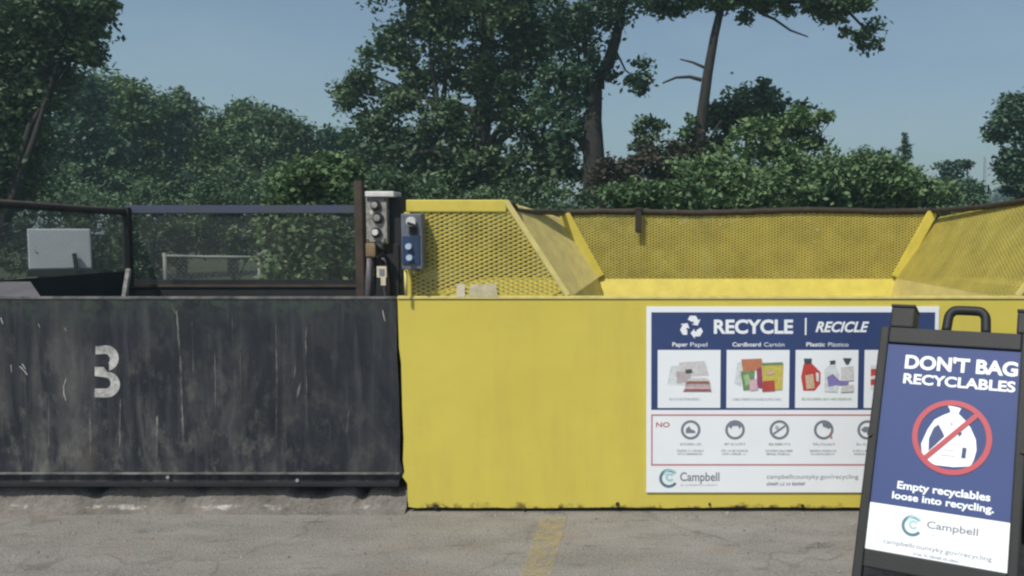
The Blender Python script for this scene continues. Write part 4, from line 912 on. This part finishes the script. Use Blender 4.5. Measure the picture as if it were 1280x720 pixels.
# the line of trees along the left, farther away
for (lab, bx, Y, bl, n, lf) in (
    ('dark narrow tree right of the overhanging crown at the left', 100, 27, [(98, 120, 24, 32), (95, 170, 38, 40), (100, 215, 46, 42)], 3600, 'blue'),
    ('tallest rounded tree of the left tree line', 165, 30, [(160, 116, 26, 22), (172, 140, 34, 34), (160, 180, 50, 40), (165, 225, 52, 36)], 4000, 'mid'),
    ('tree with a small pointed top right of the tallest rounded tree', 226, 31, [(226, 124, 13, 10), (215, 150, 30, 26), (235, 165, 28, 28), (225, 215, 50, 44)], 3300, 'blue'),
    ('pale green tree in the middle of the left tree line', 290, 31, [(278, 162, 24, 24), (312, 148, 24, 18), (300, 180, 40, 26), (290, 222, 50, 40)], 3300, 'mid'),
    ('dark rounded tree left of the bright bush', 352, 30, [(345, 158, 24, 18), (360, 175, 30, 26), (350, 222, 46, 44)], 2900, 'deep'),
    ('dark tree low against the sky beside the big middle tree', 412, 32, [(405, 178, 20, 14), (420, 190, 24, 24), (410, 225, 42, 38), (432, 172, 10, 10)], 2400, 'blue')):
    tree('roadside_tree', lab, 'tree', bx, Y, bl, n, .30, lf, (bx, bl[0][1]), .16, 'tree line along the left', clump=.42, nb=10)
for (lab, bx, Y, bl, n, lf) in (
    ('dark undergrowth shrub behind the pale trailer', 60, 24, [(50, 260, 70, 45), (110, 275, 50, 40), (-20, 280, 60, 45), (20, 322, 60, 26), (110, 322, 60, 26)], 4200, 'deep'),
    ('dark shrub behind the left end of the chain link fence', 190, 22, [(190, 260, 60, 40), (180, 300, 50, 36), (235, 285, 46, 36), (180, 330, 50, 22)], 3000, 'deep'),
    ('dark shrub behind the middle of the chain link fence', 290, 22, [(290, 262, 60, 40), (300, 295, 50, 30)], 2300, 'deep'),
    ('drooping bright green bush seen over and through the black mesh', 395, 12, [(390, 222, 40, 22), (420, 205, 26, 14), (380, 290, 48, 36), (420, 300, 38, 46), (365, 250, 30, 26), (400, 345, 50, 30), (360, 330, 26, 24)], 4200, 'bright'),
    ('tall dark shrub behind the control post', 480, 17, [(475, 240, 42, 30), (500, 285, 60, 50), (560, 270, 60, 45)], 2600, 'deep'),
    ('dark low shrub behind the left half of the yellow back mesh', 790, 16.2, [(770, 285, 60, 26), (840, 285, 50, 26), (800, 325, 70, 26)], 2200, 'deep'),
    ('dark low shrub behind the middle of the yellow back mesh', 930, 16.6, [(910, 285, 55, 26), (980, 285, 55, 26), (940, 325, 70, 26)], 2200, 'deep'),
    ('dark low shrub behind the right end of the yellow back mesh', 1085, 17, [(1050, 285, 55, 26), (1120, 285, 55, 26), (1085, 325, 70, 26)], 2200, 'deep'),
    ('dark low shrub behind the right side mesh', 1215, 18, [(1190, 282, 55, 22), (1260, 282, 55, 22), (1230, 315, 70, 24)], 1900, 'deep'),
    ('dark shrub behind the yellow shield mesh', 640, 18, [(640, 275, 70, 40), (700, 265, 50, 34), (610, 320, 60, 40)], 2200, 'deep')):
    tree('undergrowth_shrub', lab, 'shrub', bx, Y, bl, n, .17, lf, (bx, bl[0][1] + 6), .05, 'undergrowth behind the containers', clump=.25, droop=.3 if lf == 'bright' else .1, nb=12)
# far off at the right: a low wooded skyline and a thin mast
tl = [B(x, 246 + 3 * math.sin(x), 26, 9 + 4 * math.sin(x * .37), 150, rng.uniform(-6, 6)) for x in range(1050, 1330, 14)] + [B(x, 262, 30, 14, 140, rng.uniform(-6, 6)) for x in range(560, 1330, 24)]
o = leaves('far_woodland', tl, 7000, 1.1, LF['blue'], None, 1.4)
tag(o, 'low far off wooded skyline beyond the shrubs at the right', 'woodland', kind='stuff')
ang = R(33); piv = Matrix.Translation((a_tr.x, TY, 0)); RT = piv @ Matrix.Rotation(ang, 4, 'Z') @ piv.inverted()
for o in list(tr.children) + [c for ch in tr.children for c in ch.children]: o.data.transform(RT); o.data.update()
ms = wthing('radio_mast', (at(1231, 240, 170).x, 170, 0), 'thin far off mast above the skyline near the right edge', 'mast')
a = at(1231, 196, 170); bm = NB()
for dx, dy in ((-.5, -.3), (.5, -.3), (0, .5)): tube(bm, [(a.x + dx, 170 + dy, 0), (a.x + dx * .3, 170 + dy * .3, a.z)], 0.10, 5)
k = 0
while k < a.z - 1: 
    t0, t1 = 1 - .7 * k / a.z, 1 - .7 * (k + 1) / a.z
    tube(bm, [(a.x - .5 * t0, 170 - .3 * t0, k), (a.x + .5 * t1, 170 - .3 * t1, k + 1)], .05, 4); k += 1
obj('lattice', bm, M_GALV, ms)

for o in bpy.data.objects:
    if '_world' in o: del o['_world']
